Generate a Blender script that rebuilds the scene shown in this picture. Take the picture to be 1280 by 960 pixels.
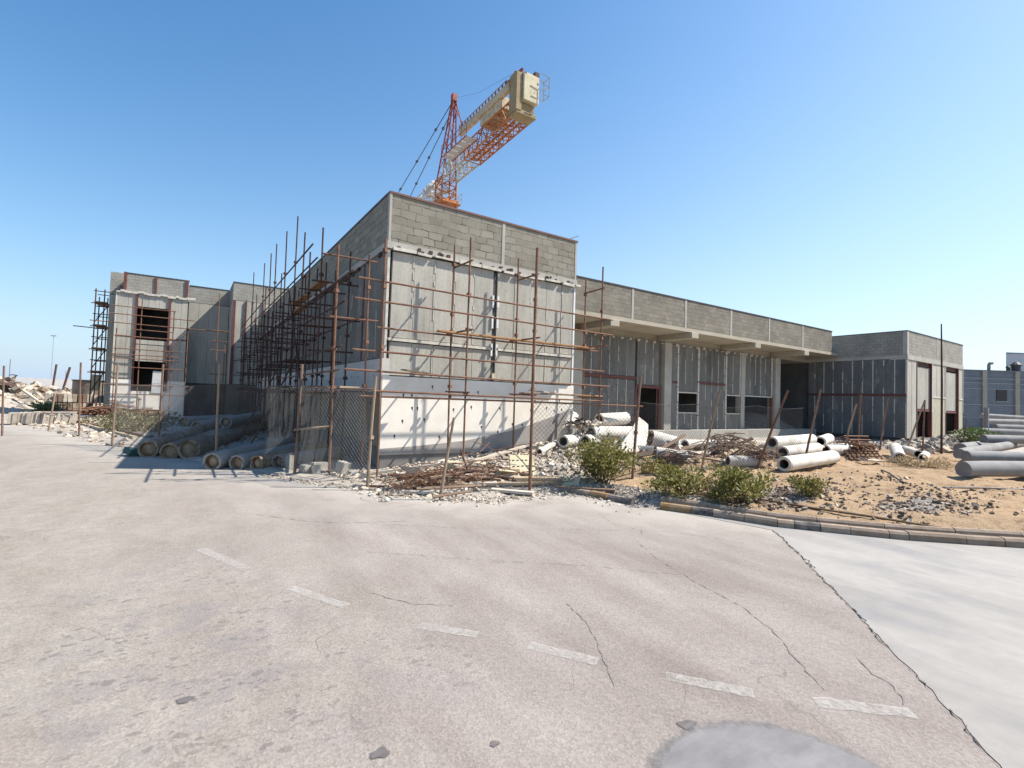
import bpy, bmesh, math, random
import numpy as np
from mathutils import Vector, Matrix

# ------------------------------------------------------------------ scene, camera, light
scene = bpy.context.scene
for o in list(bpy.data.objects):
    bpy.data.objects.remove(o)
COL = scene.collection

cam_data = bpy.data.cameras.new("camera")
cam = bpy.data.objects.new("camera", cam_data)
COL.objects.link(cam)
def _rot(rx, ry, rz):
    return Matrix.Rotation(rz, 3, 'Z') @ Matrix.Rotation(rx, 3, 'X') @ Matrix.Rotation(ry, 3, 'Y')
_R = _rot(.033, -.032, -.583)
_right, _fwd, _up = _R.col[0], _R.col[1], _R.col[2]
_m = Matrix((_right, _up, -_fwd)).transposed().to_4x4()
_m.translation = Vector((-4.128, -12.195, 1.9))
cam.matrix_world = _m
cam_data.sensor_width = 36
cam_data.lens = 616.6 / 1280 * 36
cam_data.clip_start = .05
cam_data.clip_end = 12000
scene.camera = cam

SUN = Vector((.76, -.37, 1.0)).normalized()
SUN_EL = math.asin(SUN.z)
SUN_AZ = math.atan2(SUN.x, SUN.y)
world = bpy.data.worlds.new("World")
scene.world = world
world.use_nodes = True
nt = world.node_tree
nt.nodes.clear()
wo = nt.nodes.new('ShaderNodeOutputWorld')
bg = nt.nodes.new('ShaderNodeBackground')
sky = nt.nodes.new('ShaderNodeTexSky')
sky.sky_type = 'NISHITA'
sky.sun_disc = False
sky.sun_elevation = SUN_EL
sky.sun_rotation = SUN_AZ
sky.altitude = 0
sky.air_density = 1.2
sky.dust_density = .8
sky.ozone_density = 2.6
bg.inputs['Strength'].default_value = .085
# sea haze low over the horizon, brighter towards the sun
_tc = nt.nodes.new('ShaderNodeTexCoord')
_sx = nt.nodes.new('ShaderNodeSeparateXYZ')
nt.links.new(_tc.outputs['Generated'], _sx.inputs[0])
def _wm(op, a, b=0., c=None):
    n = nt.nodes.new('ShaderNodeMath'); n.operation = op
    for i, v in enumerate((a, b) if c is None else (a, b, c)):
        if hasattr(v, 'is_output'): nt.links.new(v, n.inputs[i])
        else: n.inputs[i].default_value = v
    return n.outputs[0]
_el = _wm('MAXIMUM', _sx.outputs[2], 0.)
_sd = _wm('ADD', _wm('MULTIPLY', _sx.outputs[0], SUN.x), _wm('MULTIPLY', _sx.outputs[1], SUN.y))
_sf = nt.nodes.new('ShaderNodeMapRange')
_sf.inputs['From Min'].default_value = -.6; _sf.inputs['From Max'].default_value = .62
nt.links.new(_sd, _sf.inputs[0])
_hz = _wm('MULTIPLY', _wm('EXPONENT', _wm('MULTIPLY', _el, _wm('ADD', _wm('MULTIPLY', _sf.outputs[0], 3.8), -5.6))), .9)
_hc = nt.nodes.new('ShaderNodeMix'); _hc.data_type = 'RGBA'
nt.links.new(_sf.outputs[0], _hc.inputs[0])
_hc.inputs[6].default_value = (3.1, 4.4, 6.3, 1)
_hc.inputs[7].default_value = (6.0, 7.3, 8.4, 1)
_hs = nt.nodes.new('ShaderNodeHueSaturation')
_hs.inputs['Saturation'].default_value = 1.33
_hs.inputs['Hue'].default_value = .498
_hs.inputs['Value'].default_value = 1.22
nt.links.new(sky.outputs[0], _hs.inputs['Color'])
_mx = nt.nodes.new('ShaderNodeMix'); _mx.data_type = 'RGBA'
nt.links.new(_hz, _mx.inputs[0])
nt.links.new(_hs.outputs[0], _mx.inputs[6])
nt.links.new(_hc.outputs[2], _mx.inputs[7])
nt.links.new(_mx.outputs[2], bg.inputs[0])
nt.links.new(bg.outputs[0], wo.inputs[0])

sl = bpy.data.lights.new("sun", 'SUN')
sl.energy = 5.0
sl.angle = math.radians(.5)
sl.color = (1.0, .945, .86)
so = bpy.data.objects.new("sun", sl)
COL.objects.link(so)
so.rotation_euler = SUN.to_track_quat('Z', 'Y').to_euler()
so.location = SUN * 60

scene.render.engine = 'CYCLES'
scene.view_settings.view_transform = 'Standard'
scene.view_settings.look = 'None'
scene.view_settings.exposure = .85
scene.view_settings.gamma = 1
scene.view_settings.use_curve_mapping = False

rnd = random.Random(7)
nrs = np.random.RandomState(11)

# ------------------------------------------------------------------ materials
def nodes_of(name):
    m = bpy.data.materials.new(name)
    m.use_nodes = True
    t = m.node_tree
    t.nodes.clear()
    out = t.nodes.new('ShaderNodeOutputMaterial')
    b = t.nodes.new('ShaderNodeBsdfPrincipled')
    t.links.new(b.outputs[0], out.inputs[0])
    return m, t, b, out
def N(t, kind, **kw):
    n = t.nodes.new(kind)
    for k, v in kw.items():
        if k.startswith('i_'):
            key = k[2:]
            n.inputs[int(key) if key.isdigit() else key.replace('_', ' ')].default_value = v
        else:
            setattr(n, k, v)
    return n
def coords(t, scale=(1, 1, 1), rot=(0, 0, 0), loc=(0, 0, 0)):
    c = N(t, 'ShaderNodeTexCoord')
    mp = N(t, 'ShaderNodeMapping')
    mp.inputs['Scale'].default_value = scale
    mp.inputs['Rotation'].default_value = rot
    mp.inputs['Location'].default_value = loc
    t.links.new(c.outputs['Object'], mp.inputs[0])
    return mp.outputs[0]
def noise(t, vec, scale, detail=4, rough=.55):
    n = N(t, 'ShaderNodeTexNoise')
    n.inputs['Scale'].default_value = scale
    n.inputs['Detail'].default_value = detail
    n.inputs['Roughness'].default_value = rough
    t.links.new(vec, n.inputs['Vector'])
    return n.outputs['Fac']
def ramp(t, fac, a, b, ca=(0, 0, 0, 1), cb=(1, 1, 1, 1), interp='LINEAR'):
    r = N(t, 'ShaderNodeValToRGB')
    r.color_ramp.interpolation = interp
    r.color_ramp.elements[0].position = a
    r.color_ramp.elements[1].position = b
    r.color_ramp.elements[0].color = ca
    r.color_ramp.elements[1].color = cb
    t.links.new(fac, r.inputs[0])
    return r.outputs[0]
def mix(t, fac, a, b, mode='MIX'):
    n = N(t, 'ShaderNodeMix', data_type='RGBA', blend_type=mode)
    for s, v in ((0, fac), (6, a), (7, b)):
        if hasattr(v, 'is_output'):
            t.links.new(v, n.inputs[s])
        elif s == 0:
            n.inputs[0].default_value = v
        else:
            n.inputs[s].default_value = (*v[:3], 1)
    return n.outputs[2]
def math_(t, op, a, b=0.):
    n = N(t, 'ShaderNodeMath', operation=op)
    for s, v in ((0, a), (1, b)):
        if hasattr(v, 'is_output'):
            t.links.new(v, n.inputs[s])
        else:
            n.inputs[s].default_value = v
    return n.outputs[0]
def bump(t, b, h, strength=.3, dist=.02):
    n = N(t, 'ShaderNodeBump')
    n.inputs['Strength'].default_value = strength
    n.inputs['Distance'].default_value = dist
    t.links.new(h, n.inputs['Height'])
    t.links.new(n.outputs[0], b.inputs['Normal'])
def island(t):
    return N(t, 'ShaderNodeNewGeometry').outputs['Random Per Island']

def mat_mottled(name, c1, c2, scale=3, rough=.85, bs=.3, bscale=40, metal=0, spread=(.35, .65), stretch=(1, 1, 1), isl=0., spec=.3):
    m, t, b, _ = nodes_of(name)
    v = coords(t, stretch)
    n1 = noise(t, v, scale, 6, .6)
    col = mix(t, ramp(t, n1, *spread), c1, c2)
    n2 = noise(t, v, bscale, 3)
    col = mix(t, .35, col, mix(t, n2, (.35, .35, .35), (.65, .65, .65)), 'OVERLAY')
    if isl:
        r = island(t)
        k = N(t, 'ShaderNodeMapRange')
        k.inputs['To Min'].default_value = 1 - isl
        k.inputs['To Max'].default_value = 1 + isl
        t.links.new(r, k.inputs[0])
        h = N(t, 'ShaderNodeHueSaturation')
        t.links.new(k.outputs[0], h.inputs['Value'])
        t.links.new(col, h.inputs['Color'])
        col = h.outputs[0]
    t.links.new(col, b.inputs['Base Color'])
    b.inputs['Roughness'].default_value = rough
    b.inputs['Metallic'].default_value = metal
    b.inputs['Specular IOR Level'].default_value = spec
    if bs:
        bump(t, b, n2, bs, .01)
    return m

def mat_panel(name, c1, c2, isl=.12, streak=1.0):
    # ribbed precast planks: one tone per plank, fine vertical streaks, cement stains
    m, t, b, _ = nodes_of(name)
    v = coords(t, (1, 1, .06))
    s = noise(t, v, 22, 5, .7)
    v2 = coords(t, (1, 1, .35))
    big = noise(t, v2, 1.3, 5, .6)
    fine = noise(t, coords(t, (1, 1, 1)), 14, 4, .6)
    col = mix(t, ramp(t, big, .3, .7), c1, c2)
    col = mix(t, .45 * streak, col, mix(t, ramp(t, s, .3, .7), (.28, .28, .28), (.7, .7, .7)), 'OVERLAY')
    col = mix(t, .25, col, mix(t, ramp(t, fine, .3, .7), (.3, .3, .3), (.7, .7, .7)), 'OVERLAY')
    # rain streaks and rusty water runs
    run = ramp(t, noise(t, coords(t, (1, 1, .09), loc=(4, 4, 2)), 5.5, 6, .7), .52, .68)
    col = mix(t, math_(t, 'MULTIPLY', run, .5 * streak), col, (.12, .095, .07))
    blotch = ramp(t, noise(t, coords(t, (1, 1, .4), loc=(7, 2, 9)), 2.6, 6, .7), .56, .66)
    col = mix(t, math_(t, 'MULTIPLY', blotch, .3), col, (.55, .52, .45))
    r = island(t)
    k = N(t, 'ShaderNodeMapRange')
    k.inputs['To Min'].default_value = 1 - isl
    k.inputs['To Max'].default_value = 1 + isl
    t.links.new(r, k.inputs[0])
    h = N(t, 'ShaderNodeHueSaturation')
    t.links.new(k.outputs[0], h.inputs['Value'])
    t.links.new(col, h.inputs['Color'])
    t.links.new(h.outputs[0], b.inputs['Base Color'])
    b.inputs['Roughness'].default_value = .8
    b.inputs['Specular IOR Level'].default_value = .25
    rib = N(t, 'ShaderNodeTexWave', wave_type='BANDS', bands_direction='X')
    rib.inputs['Scale'].default_value = 7
    rib.inputs['Distortion'].default_value = .4
    sx = N(t, 'ShaderNodeSeparateXYZ')
    t.links.new(coords(t), sx.inputs[0])
    cx = N(t, 'ShaderNodeCombineXYZ')
    t.links.new(math_(t, 'ADD', sx.outputs[0], sx.outputs[1]), cx.inputs[0])
    t.links.new(cx.outputs[0], rib.inputs['Vector'])
    bump(t, b, math_(t, 'ADD', math_(t, 'MULTIPLY', rib.outputs[1], .5), s), .14, .012)
    return m

def mat_blocks(name, c1, c2, mortar, size=(.4, .2), msize=.012, dark_joint=True):
    # hollow concrete blockwork laid on the face: u = x + y, v = z
    m, t, b, _ = nodes_of(name)
    sx = N(t, 'ShaderNodeSeparateXYZ')
    c = coords(t)
    t.links.new(c, sx.inputs[0])
    cx = N(t, 'ShaderNodeCombineXYZ')
    wob = noise(t, c, 2.2, 3)
    wob2 = noise(t, coords(t, loc=(9, 3, 5)), 2.6, 3)
    u = math_(t, 'ADD', sx.outputs[0], sx.outputs[1])
    t.links.new(math_(t, 'ADD', u, math_(t, 'MULTIPLY', wob2, .22)), cx.inputs[0])
    t.links.new(math_(t, 'ADD', sx.outputs[2], math_(t, 'MULTIPLY', wob, .13)), cx.inputs[1])
    br = N(t, 'ShaderNodeTexBrick')
    br.offset = .5
    br.inputs['Scale'].default_value = 1
    br.inputs['Mortar Size'].default_value = msize
    br.inputs['Mortar Smooth'].default_value = .25
    br.inputs['Brick Width'].default_value = size[0]
    br.inputs['Row Height'].default_value = size[1]
    br.inputs['Bias'].default_value = 0
    br.inputs['Color1'].default_value = (*c1, 1)
    br.inputs['Color2'].default_value = (*c2, 1)
    br.inputs['Mortar'].default_value = (*c1, 1)
    t.links.new(cx.outputs[0], br.inputs['Vector'])
    # joints only show where they are open: break the line with noise
    open_ = ramp(t, noise(t, coords(t, loc=(3, 1, 7)), 2.4, 5, .75), .46, .62)
    fac = math_(t, 'MULTIPLY', br.outputs['Fac'], open_)
    big = noise(t, c, 1.1, 5, .6)
    col = mix(t, .5, br.outputs['Color'], mix(t, ramp(t, big, .3, .7), (.32, .32, .32), (.62, .62, .62)), 'OVERLAY')
    fine = noise(t, c, 60, 3, .7)
    col = mix(t, .4, col, mix(t, fine, (.25, .25, .25), (.75, .75, .75)), 'OVERLAY')
    col = mix(t, math_(t, 'MULTIPLY', br.outputs['Fac'], .4), col, (.33, .30, .25))
    col = mix(t, math_(t, 'MULTIPLY', fac, .9), col, mortar)
    t.links.new(col, b.inputs['Base Color'])
    b.inputs['Roughness'].default_value = .95
    b.inputs['Specular IOR Level'].default_value = .15
    h = math_(t, 'SUBTRACT', math_(t, 'MULTIPLY', fine, .3), br.outputs['Fac'])
    bump(t, b, h, .7, .02)
    return m

def mat_rust(name, c1=(.16, .06, .035), c2=(.28, .12, .06), c3=(.09, .05, .04), scale=14):
    m, t, b, _ = nodes_of(name)
    v = coords(t)
    n1 = noise(t, v, scale, 6, .7)
    col = mix(t, ramp(t, n1, .35, .65), c1, c2)
    col = mix(t, ramp(t, noise(t, v, scale * .25, 3), .5, .7), col, c3)
    t.links.new(col, b.inputs['Base Color'])
    b.inputs['Roughness'].default_value = .8
    b.inputs['Specular IOR Level'].default_value = .3
    bump(t, b, n1, .3, .004)
    return m

def mat_leaf(name, c1, c2, c3):
    m, t, b, out = nodes_of(name)
    r = island(t)
    cr = N(t, 'ShaderNodeValToRGB')
    cr.color_ramp.elements[0].color = (*c1, 1)
    cr.color_ramp.elements[1].color = (*c3, 1)
    e = cr.color_ramp.elements.new(.55)
    e.color = (*c2, 1)
    t.links.new(r, cr.inputs[0])
    t.links.new(cr.outputs[0], b.inputs['Base Color'])
    b.inputs['Roughness'].default_value = .55
    tr = N(t, 'ShaderNodeBsdfTranslucent')
    t.links.new(cr.outputs[0], tr.inputs[0])
    ms = N(t, 'ShaderNodeMixShader')
    ms.inputs[0].default_value = .25
    t.links.new(b.outputs[0], ms.inputs[1])
    t.links.new(tr.outputs[0], ms.inputs[2])
    t.links.new(ms.outputs[0], out.inputs[0])
    return m

M = {}
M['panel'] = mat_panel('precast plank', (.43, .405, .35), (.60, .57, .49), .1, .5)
M['panel_side_shaded'] = mat_panel('precast plank shaded side', (.20, .185, .16), (.28, .26, .225), .14)  # same planks on the side wall, its shade darkened into the colour
M['panel_wing_shaded'] = mat_panel('shaded wing plank', (.15, .148, .14), (.23, .226, .215), .14, .8)  # wing planks, canopy shade put into the colour
M['panel_face_shaded'] = mat_panel('dark plank', (.14, .145, .15), (.20, .205, .21), .12, .8)  # right block's face away from the sun, shade toned into the planks
M['panel_cream'] = mat_mottled('cream board', (.50, .46, .33), (.60, .55, .42), 3, .85, .15)
M['block'] = mat_blocks('concrete block', (.30, .275, .22), (.39, .36, .295), (.03, .026, .022))
M['block_grey'] = mat_blocks('grey block', (.25, .225, .185), (.32, .29, .24), (.06, .055, .05), (.4, .2), .010)
M['block_light'] = mat_blocks('light block', (.36, .34, .30), (.42, .40, .35), (.10, .09, .08), (.4, .2), .008)
M['white_wall'] = mat_mottled('white render', (.70, .64, .55), (.82, .77, .69), 1.6, .9, .25, 25, spread=(.3, .7))
M['white_wall_shaded'] = mat_mottled('white render shaded side', (.62, .58, .54), (.76, .71, .66), 1.1, .9, .25, 25, spread=(.3, .7))  # dimmer copy of the white render, side wall's shade in its colour
M['hole'] = mat_mottled('tie hole', (.06, .05, .045), (.10, .09, .08), 20, .95, 0)
M['dirty_wall'] = mat_mottled('mud splashed wall', (.27, .235, .18), (.40, .355, .285), 1.1, .95, .3, 20)
M['dirty_shade'] = mat_mottled('soiled shaded wall', (.11, .095, .075), (.20, .175, .14), .8, .95, .3, 20)  # soiled lower wall, darkened further for the courtyard shade
M['blotch'] = mat_mottled('grey blotch', (.40, .365, .335), (.50, .46, .425), 2.2, .9, .2, 20)
M['footing'] = mat_mottled('footing', (.20, .19, .18), (.29, .27, .25), 2, .95, .3)
M['concrete'] = mat_mottled('cast concrete', (.44, .42, .37), (.55, .52, .46), 1.5, .9, .25, 30)
M['concrete_warm'] = mat_mottled('canopy concrete', (.46, .41, .32), (.55, .49, .39), 1.2, .9, .2, 30)
M['core'] = mat_mottled('inner wall', (.10, .10, .10), (.15, .15, .145), 1, .95, 0)
M['white_steel'] = mat_mottled('white steel', (.70, .70, .68), (.82, .82, .80), 4, .5, 0)
M['foam'] = mat_mottled('white foam strip', (.52, .48, .40), (.74, .70, .62), 6, .9, .4, 30)
M['mortar'] = mat_mottled('mortar joint', (.58, .55, .46), (.72, .69, .60), 9, .95, .5, 40)
M['red_steel'] = mat_mottled('red primer steel', (.14, .045, .04), (.20, .075, .06), 5, .6, .1)
M['cap'] = mat_mottled('cap channel', (.16, .075, .065), (.22, .11, .09), 4, .6, .1)
M['dark_cap'] = mat_mottled('dark cap channel', (.06, .055, .06), (.10, .09, .09), 4, .6, .1)
M['rust'] = mat_rust('rusty tube', (.145, .07, .042), (.245, .13, .08), (.085, .05, .038))
M['rust_dark'] = mat_rust('dark rusty tube', (.055, .03, .024), (.105, .052, .036), (.035, .024, .022))
M['rust_bright'] = mat_rust('bright rust', (.17, .085, .045), (.29, .15, .085), (.10, .055, .035), 20)
M['post'] = mat_rust('fence post steel', (.20, .12, .085), (.33, .22, .16), (.13, .075, .05), 9)
M['post_tan'] = mat_rust('tan post', (.34, .24, .16), (.46, .34, .24), (.22, .15, .1), 9)
M['wire'] = mat_mottled('galvanised wire', (.16, .155, .15), (.24, .23, .22), 9, .5, 0, metal=.6)
M['wood'] = mat_mottled('weathered plank', (.42, .30, .19), (.60, .48, .34), 2.5, .9, .4, 18, stretch=(1, 1, 1), isl=.2)
M['wood_orange'] = mat_mottled('orange scaffold board', (.40, .19, .08), (.55, .33, .17), 3, .85, .3, 18, isl=.1)
M['wood_pale'] = mat_mottled('pale plank', (.56, .47, .37), (.70, .62, .52), 2.5, .9, .3, 18, isl=.15)
M['wood_dark'] = mat_mottled('dark plank wood', (.20, .13, .09), (.30, .21, .15), 2.5, .9, .3, 18, isl=.15)
M['pipe'] = mat_mottled('white cement pipe', (.52, .45, .36), (.79, .74, .66), 2.6, .85, .35, 22, spread=(.26, .56))
M['pipe_grey'] = mat_mottled('grey cement pipe', (.36, .34, .31), (.47, .44, .40), 2.0, .9, .3, 22, spread=(.3, .7))
M['pipe_brown'] = mat_mottled('mud stained pipe', (.22, .15, .095), (.46, .37, .27), 2.0, .95, .3, 22)
M['mud'] = mat_mottled('dried mud', (.30, .20, .12), (.48, .37, .25), 7, .95, .5, 25)
M['pipe_in'] = mat_mottled('pipe bore', (.16, .13, .11), (.26, .22, .18), 4, .95, .3)
M['girder'] = mat_mottled('grey concrete pole', (.24, .23, .225), (.34, .33, .32), 1.5, .9, .3, 25)
M['ochre'] = mat_mottled('ochre pipe', (.45, .29, .09), (.58, .43, .19), 3, .85, .2)
M['cream'] = mat_mottled('cream foam', (.66, .57, .36), (.76, .69, .50), 3, .9, .3)
M['rubber'] = mat_mottled('dark felt', (.05, .045, .045), (.09, .08, .075), 5, .9, .3)
M['rubble'] = mat_mottled('rubble', (.50, .40, .30), (.76, .66, .53), 3, .95, .4, 30, isl=.35)
M['rubble_grey'] = mat_mottled('grey rubble', (.29, .25, .205), (.46, .40, .335), 3, .95, .4, 30, isl=.35)
M['clod'] = mat_mottled('brown clod', (.17, .12, .085), (.34, .25, .18), 4, .95, .4, 30, isl=.4)
M['cblock'] = mat_mottled('loose block', (.42, .39, .345), (.54, .51, .46), 3, .95, .4, 40)
M['crane_orange'] = mat_mottled('orange crane paint', (.30, .085, .03), (.52, .22, .07), 3.5, .5, .05, 20)
M['crane_red'] = mat_mottled('red crane paint', (.24, .045, .03), (.30, .075, .045), 2, .5, .05, 20)
M['crane_beige'] = mat_mottled('faded beige paint', (.40, .31, .19), (.62, .53, .38), 2.2, .6, .1, 20)
M['crane_white'] = mat_mottled('faded white paint', (.62, .58, .52), (.75, .71, .66), 2, .6, .05, 20)
M['counterweight'] = mat_mottled('cream counterweight', (.52, .45, .30), (.68, .61, .44), 1.4, .85, .2, 20)
M['counter_dark'] = mat_mottled('ochre counterweight', (.33, .25, .14), (.43, .34, .20), 1.4, .85, .2, 20)
M['walk'] = mat_mottled('walkway grating', (.50, .50, .50), (.62, .62, .62), 4, .5, .1)
M['cable'] = mat_mottled('dark cable', (.05, .05, .055), (.08, .08, .085), 4, .5, 0)
M['blue_clad'] = mat_mottled('blue grey cladding', (.16, .185, .22), (.205, .23, .265), .6, .6, .05, 8)
M['blue_band'] = mat_mottled('pale cladding rail', (.30, .325, .35), (.36, .385, .41), 1, .6, 0)
M['tan_post'] = mat_mottled('tan pier', (.36, .33, .27), (.44, .40, .33), 1, .9, .1)
M['far_white'] = mat_mottled('far white wall', (.66, .64, .63), (.74, .72, .70), .6, .9, 0)
M['glass_dark'] = mat_mottled('dark glazing', (.02, .022, .026), (.03, .03, .035), 2, .2, 0)
M['tank'] = mat_mottled('dull tank steel', (.20, .15, .11), (.36, .30, .24), 1.4, .7, .2)
M['stem'] = mat_mottled('twig', (.14, .09, .05), (.22, .15, .09), 8, .9, .2)
M['leaf'] = mat_leaf('bush leaf', (.085, .09, .018), (.20, .19, .04), (.40, .34, .11))
M['leaf_olive'] = mat_leaf('olive leaf', (.12, .11, .045), (.19, .17, .075), (.28, .25, .13))
M['leaf_green'] = mat_leaf('green leaf', (.05, .085, .02), (.085, .13, .03), (.14, .18, .06))
M['grass_dry'] = mat_leaf('dry grass', (.28, .2, .1), (.38, .28, .15), (.48, .37, .22))
M['kerb_tan'] = mat_mottled('bare kerb stone', (.31, .225, .16), (.44, .345, .265), 5, .9, .4, 30, isl=.12)
M['kerb_yellow'] = mat_mottled('worn yellow kerb paint', (.33, .19, .075), (.40, .30, .20), 5, .85, .3, 30)
M['kerb_black'] = mat_mottled('worn black kerb paint', (.045, .043, .05), (.24, .20, .165), 6, .85, .3, 30)
M['white_sack'] = mat_mottled('white plastic', (.70, .70, .68), (.8, .8, .78), 4, .7, .2)
M['teal'] = mat_mottled('teal sheet', (.035, .09, .085), (.06, .13, .12), 4, .7, .2)
M['stone_pale'] = mat_mottled('pale stone slab', (.42, .36, .29), (.58, .51, .43), 3, .9, .3, isl=.12)
M['stone_pink'] = mat_mottled('pinkish stone', (.42, .28, .23), (.52, .38, .32), 3, .9, .3)

# ------------------------------------------------------------------ mesh helpers
class MB:
    def __init__(s):
        s.v, s.f, s.m, s.cur = [], [], [], 0
    def add(s, vs, fs):
        o = len(s.v)
        s.v.extend([tuple(p) for p in vs])
        for f in fs:
            s.f.append([o + i for i in f])
            s.m.append(s.cur)
        return s
    def box(s, x0, x1, y0, y1, z0, z1):
        return s.add([(x, y, z) for z in (z0, z1) for x, y in ((x0, y0), (x1, y0), (x1, y1), (x0, y1))],
                     [(3, 2, 1, 0), (4, 5, 6, 7), (0, 1, 5, 4), (1, 2, 6, 5), (2, 3, 7, 6), (3, 0, 4, 7)])
    def bevbox(s, x0, x1, y0, y1, z0, z1, r=.01):
        # box with chamfered edges
        xs, ys, zs = (x0, x1), (y0, y1), (z0, z1)
        bm = bmesh.new()
        mt = Matrix.Translation(((x0 + x1) / 2, (y0 + y1) / 2, (z0 + z1) / 2)) @ Matrix.Diagonal((x1 - x0, y1 - y0, z1 - z0, 1))
        bmesh.ops.create_cube(bm, size=1, matrix=mt)
        bmesh.ops.bevel(bm, geom=bm.edges[:], offset=r, segments=1, affect='EDGES')
        bm.verts.index_update()
        s.add([v.co for v in bm.verts], [[v.index for v in f.verts] for f in bm.faces])
        bm.free()
        return s
    def obox(s, c, size, rot=(0, 0, 0), jit=0, r=None):
        # oriented box round centre c
        mt = Matrix.Rotation(rot[2], 3, 'Z') @ Matrix.Rotation(rot[1], 3, 'Y') @ Matrix.Rotation(rot[0], 3, 'X')
        c = Vector(c)
        vs = []
        for z in (-.5, .5):
            for x, y in ((-.5, -.5), (.5, -.5), (.5, .5), (-.5, .5)):
                p = Vector((x * size[0], y * size[1], z * size[2]))
                if jit:
                    p = Vector([p[i] * (1 + (r or rnd).uniform(-jit, jit)) for i in range(3)])
                vs.append(c + mt @ p)
        return s.add(vs, [(3, 2, 1, 0), (4, 5, 6, 7), (0, 1, 5, 4), (1, 2, 6, 5), (2, 3, 7, 6), (3, 0, 4, 7)])
    def beam(s, a, b, w, h, roll=0):
        a, b = Vector(a), Vector(b)
        d = (b - a)
        L = d.length
        d.normalize()
        up = Vector((0, 0, 1)) if abs(d.z) < .95 else Vector((0, 1, 0))
        sd = d.cross(up).normalized()
        u = sd.cross(d)
        if roll:
            q = Matrix.Rotation(roll, 3, d)
            sd, u = q @ sd, q @ u
        vs = [p + sd * (i * w / 2) + u * (j * h / 2) for p in (a, b) for i, j in ((-1, -1), (1, -1), (1, 1), (-1, 1))]
        return s.add(vs, [(3, 2, 1, 0), (4, 5, 6, 7), (0, 1, 5, 4), (1, 2, 6, 5), (2, 3, 7, 6), (3, 0, 4, 7)])
    def tube(s, pts, r, n=8, caps=True):
        pts = [Vector(p) for p in pts]
        rs = r if isinstance(r, (list, tuple)) else [r] * len(pts)
        rings = []
        ref = None
        for i, p in enumerate(pts):
            d = (pts[min(i + 1, len(pts) - 1)] - pts[max(i - 1, 0)]).normalized()
            if ref is None:
                ref = d.cross(Vector((.31, .17, .93)) if abs(d.z) < .9 else Vector((1, .2, 0))).normalized()
            ref = (ref - d * ref.dot(d)).normalized()
            e = d.cross(ref)
            rings.append([p + (ref * math.cos(2 * math.pi * k / n) + e * math.sin(2 * math.pi * k / n)) * rs[i] for k in range(n)])
        vs = [q for rg in rings for q in rg]
        fs = []
        for i in range(len(pts) - 1):
            for k in range(n):
                fs.append((i * n + k, i * n + (k + 1) % n, (i + 1) * n + (k + 1) % n, (i + 1) * n + k))
        if caps:
            fs.append(tuple(reversed(range(n))))
            fs.append(tuple((len(pts) - 1) * n + k for k in range(n)))
        return s.add(vs, fs)
    def prism(s, poly, vec):
        # poly: list of 3D points, extruded by vec
        vec = Vector(vec)
        a = [Vector(p) for p in poly]
        n = len(a)
        return s.add(a + [p + vec for p in a], [tuple(reversed(range(n))), tuple(range(n, 2 * n))] +
                     [(i, (i + 1) % n, n + (i + 1) % n, n + i) for i in range(n)])
    def hollow(s, a, b, ro, ri, n=20, jag=0., segs=6, r=None, arc=1.0, rot=0.):
        # a pipe with a bore; jag breaks the far end
        a, b = Vector(a), Vector(b)
        d = (b - a).normalized()
        L = (b - a).length
        ref = d.cross(Vector((0, 0, 1))).normalized()
        e = ref.cross(d)
        r = r or rnd
        vs, fs = [], []
        cols = n if arc >= 1 else int(n * arc) + 1
        offs = [0 if not jag else (-abs(r.gauss(0, jag)) + .0) for k in range(cols)]
        for rad in (ro, ri):
            for i in range(segs + 1):
                for k in range(cols):
                    an = rot + 2 * math.pi * k / n
                    rr = rad * (1 + (.012 if rad == ro else 0) * math.sin(7 * i + k))
                    t = L * i / segs
                    if i == segs:
                        t += offs[k]
                    vs.append(a + d * t + (ref * math.cos(an) + e * math.sin(an)) * rr)
        nn = cols if arc >= 1 else cols - 1
        S = (segs + 1) * cols
        c0 = s.cur
        out_f, in_f = [], []
        for i in range(segs):
            for k in range(nn):
                k2 = (k + 1) % cols
                out_f.append((i * cols + k, i * cols + k2, (i + 1) * cols + k2, (i + 1) * cols + k))
                in_f.append((S + (i + 1) * cols + k, S + (i + 1) * cols + k2, S + i * cols + k2, S + i * cols + k))
        for k in range(nn):
            k2 = (k + 1) % cols
            out_f.append((k, S + k, S + k2, k2))
            out_f.append((segs * cols + k, segs * cols + k2, S + segs * cols + k2, S + segs * cols + k))
        if arc < 1:
            for i in range(segs):
                out_f.append((i * cols, (i + 1) * cols, S + (i + 1) * cols, S + i * cols))
                k = cols - 1
                out_f.append((i * cols + k, S + i * cols + k, S + (i + 1) * cols + k, (i + 1) * cols + k))
        o = len(s.v)
        s.v.extend([tuple(p) for p in vs])
        for f in out_f:
            s.f.append([o + i for i in f]); s.m.append(c0)
        for f in in_f:
            s.f.append([o + i for i in f]); s.m.append(c0 + 1)
        return s
    def chunk(s, c, size, r):
        bm_v = []
        rot = Matrix.Rotation(r.uniform(0, 6.28), 3, 'Z') @ Matrix.Rotation(r.uniform(-.7, .7), 3, 'X') @ Matrix.Rotation(r.uniform(-.7, .7), 3, 'Y')
        c = Vector(c)
        sx, sy, sz = size * r.uniform(.7, 1.5), size * r.uniform(.6, 1.1), size * r.uniform(.35, .8)
        for z in (-.5, .5):
            for x, y in ((-.5, -.5), (.5, -.5), (.5, .5), (-.5, .5)):
                bm_v.append(c + rot @ Vector((x * sx * r.uniform(.6, 1.15), y * sy * r.uniform(.6, 1.15), z * sz * r.uniform(.6, 1.15))))
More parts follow.
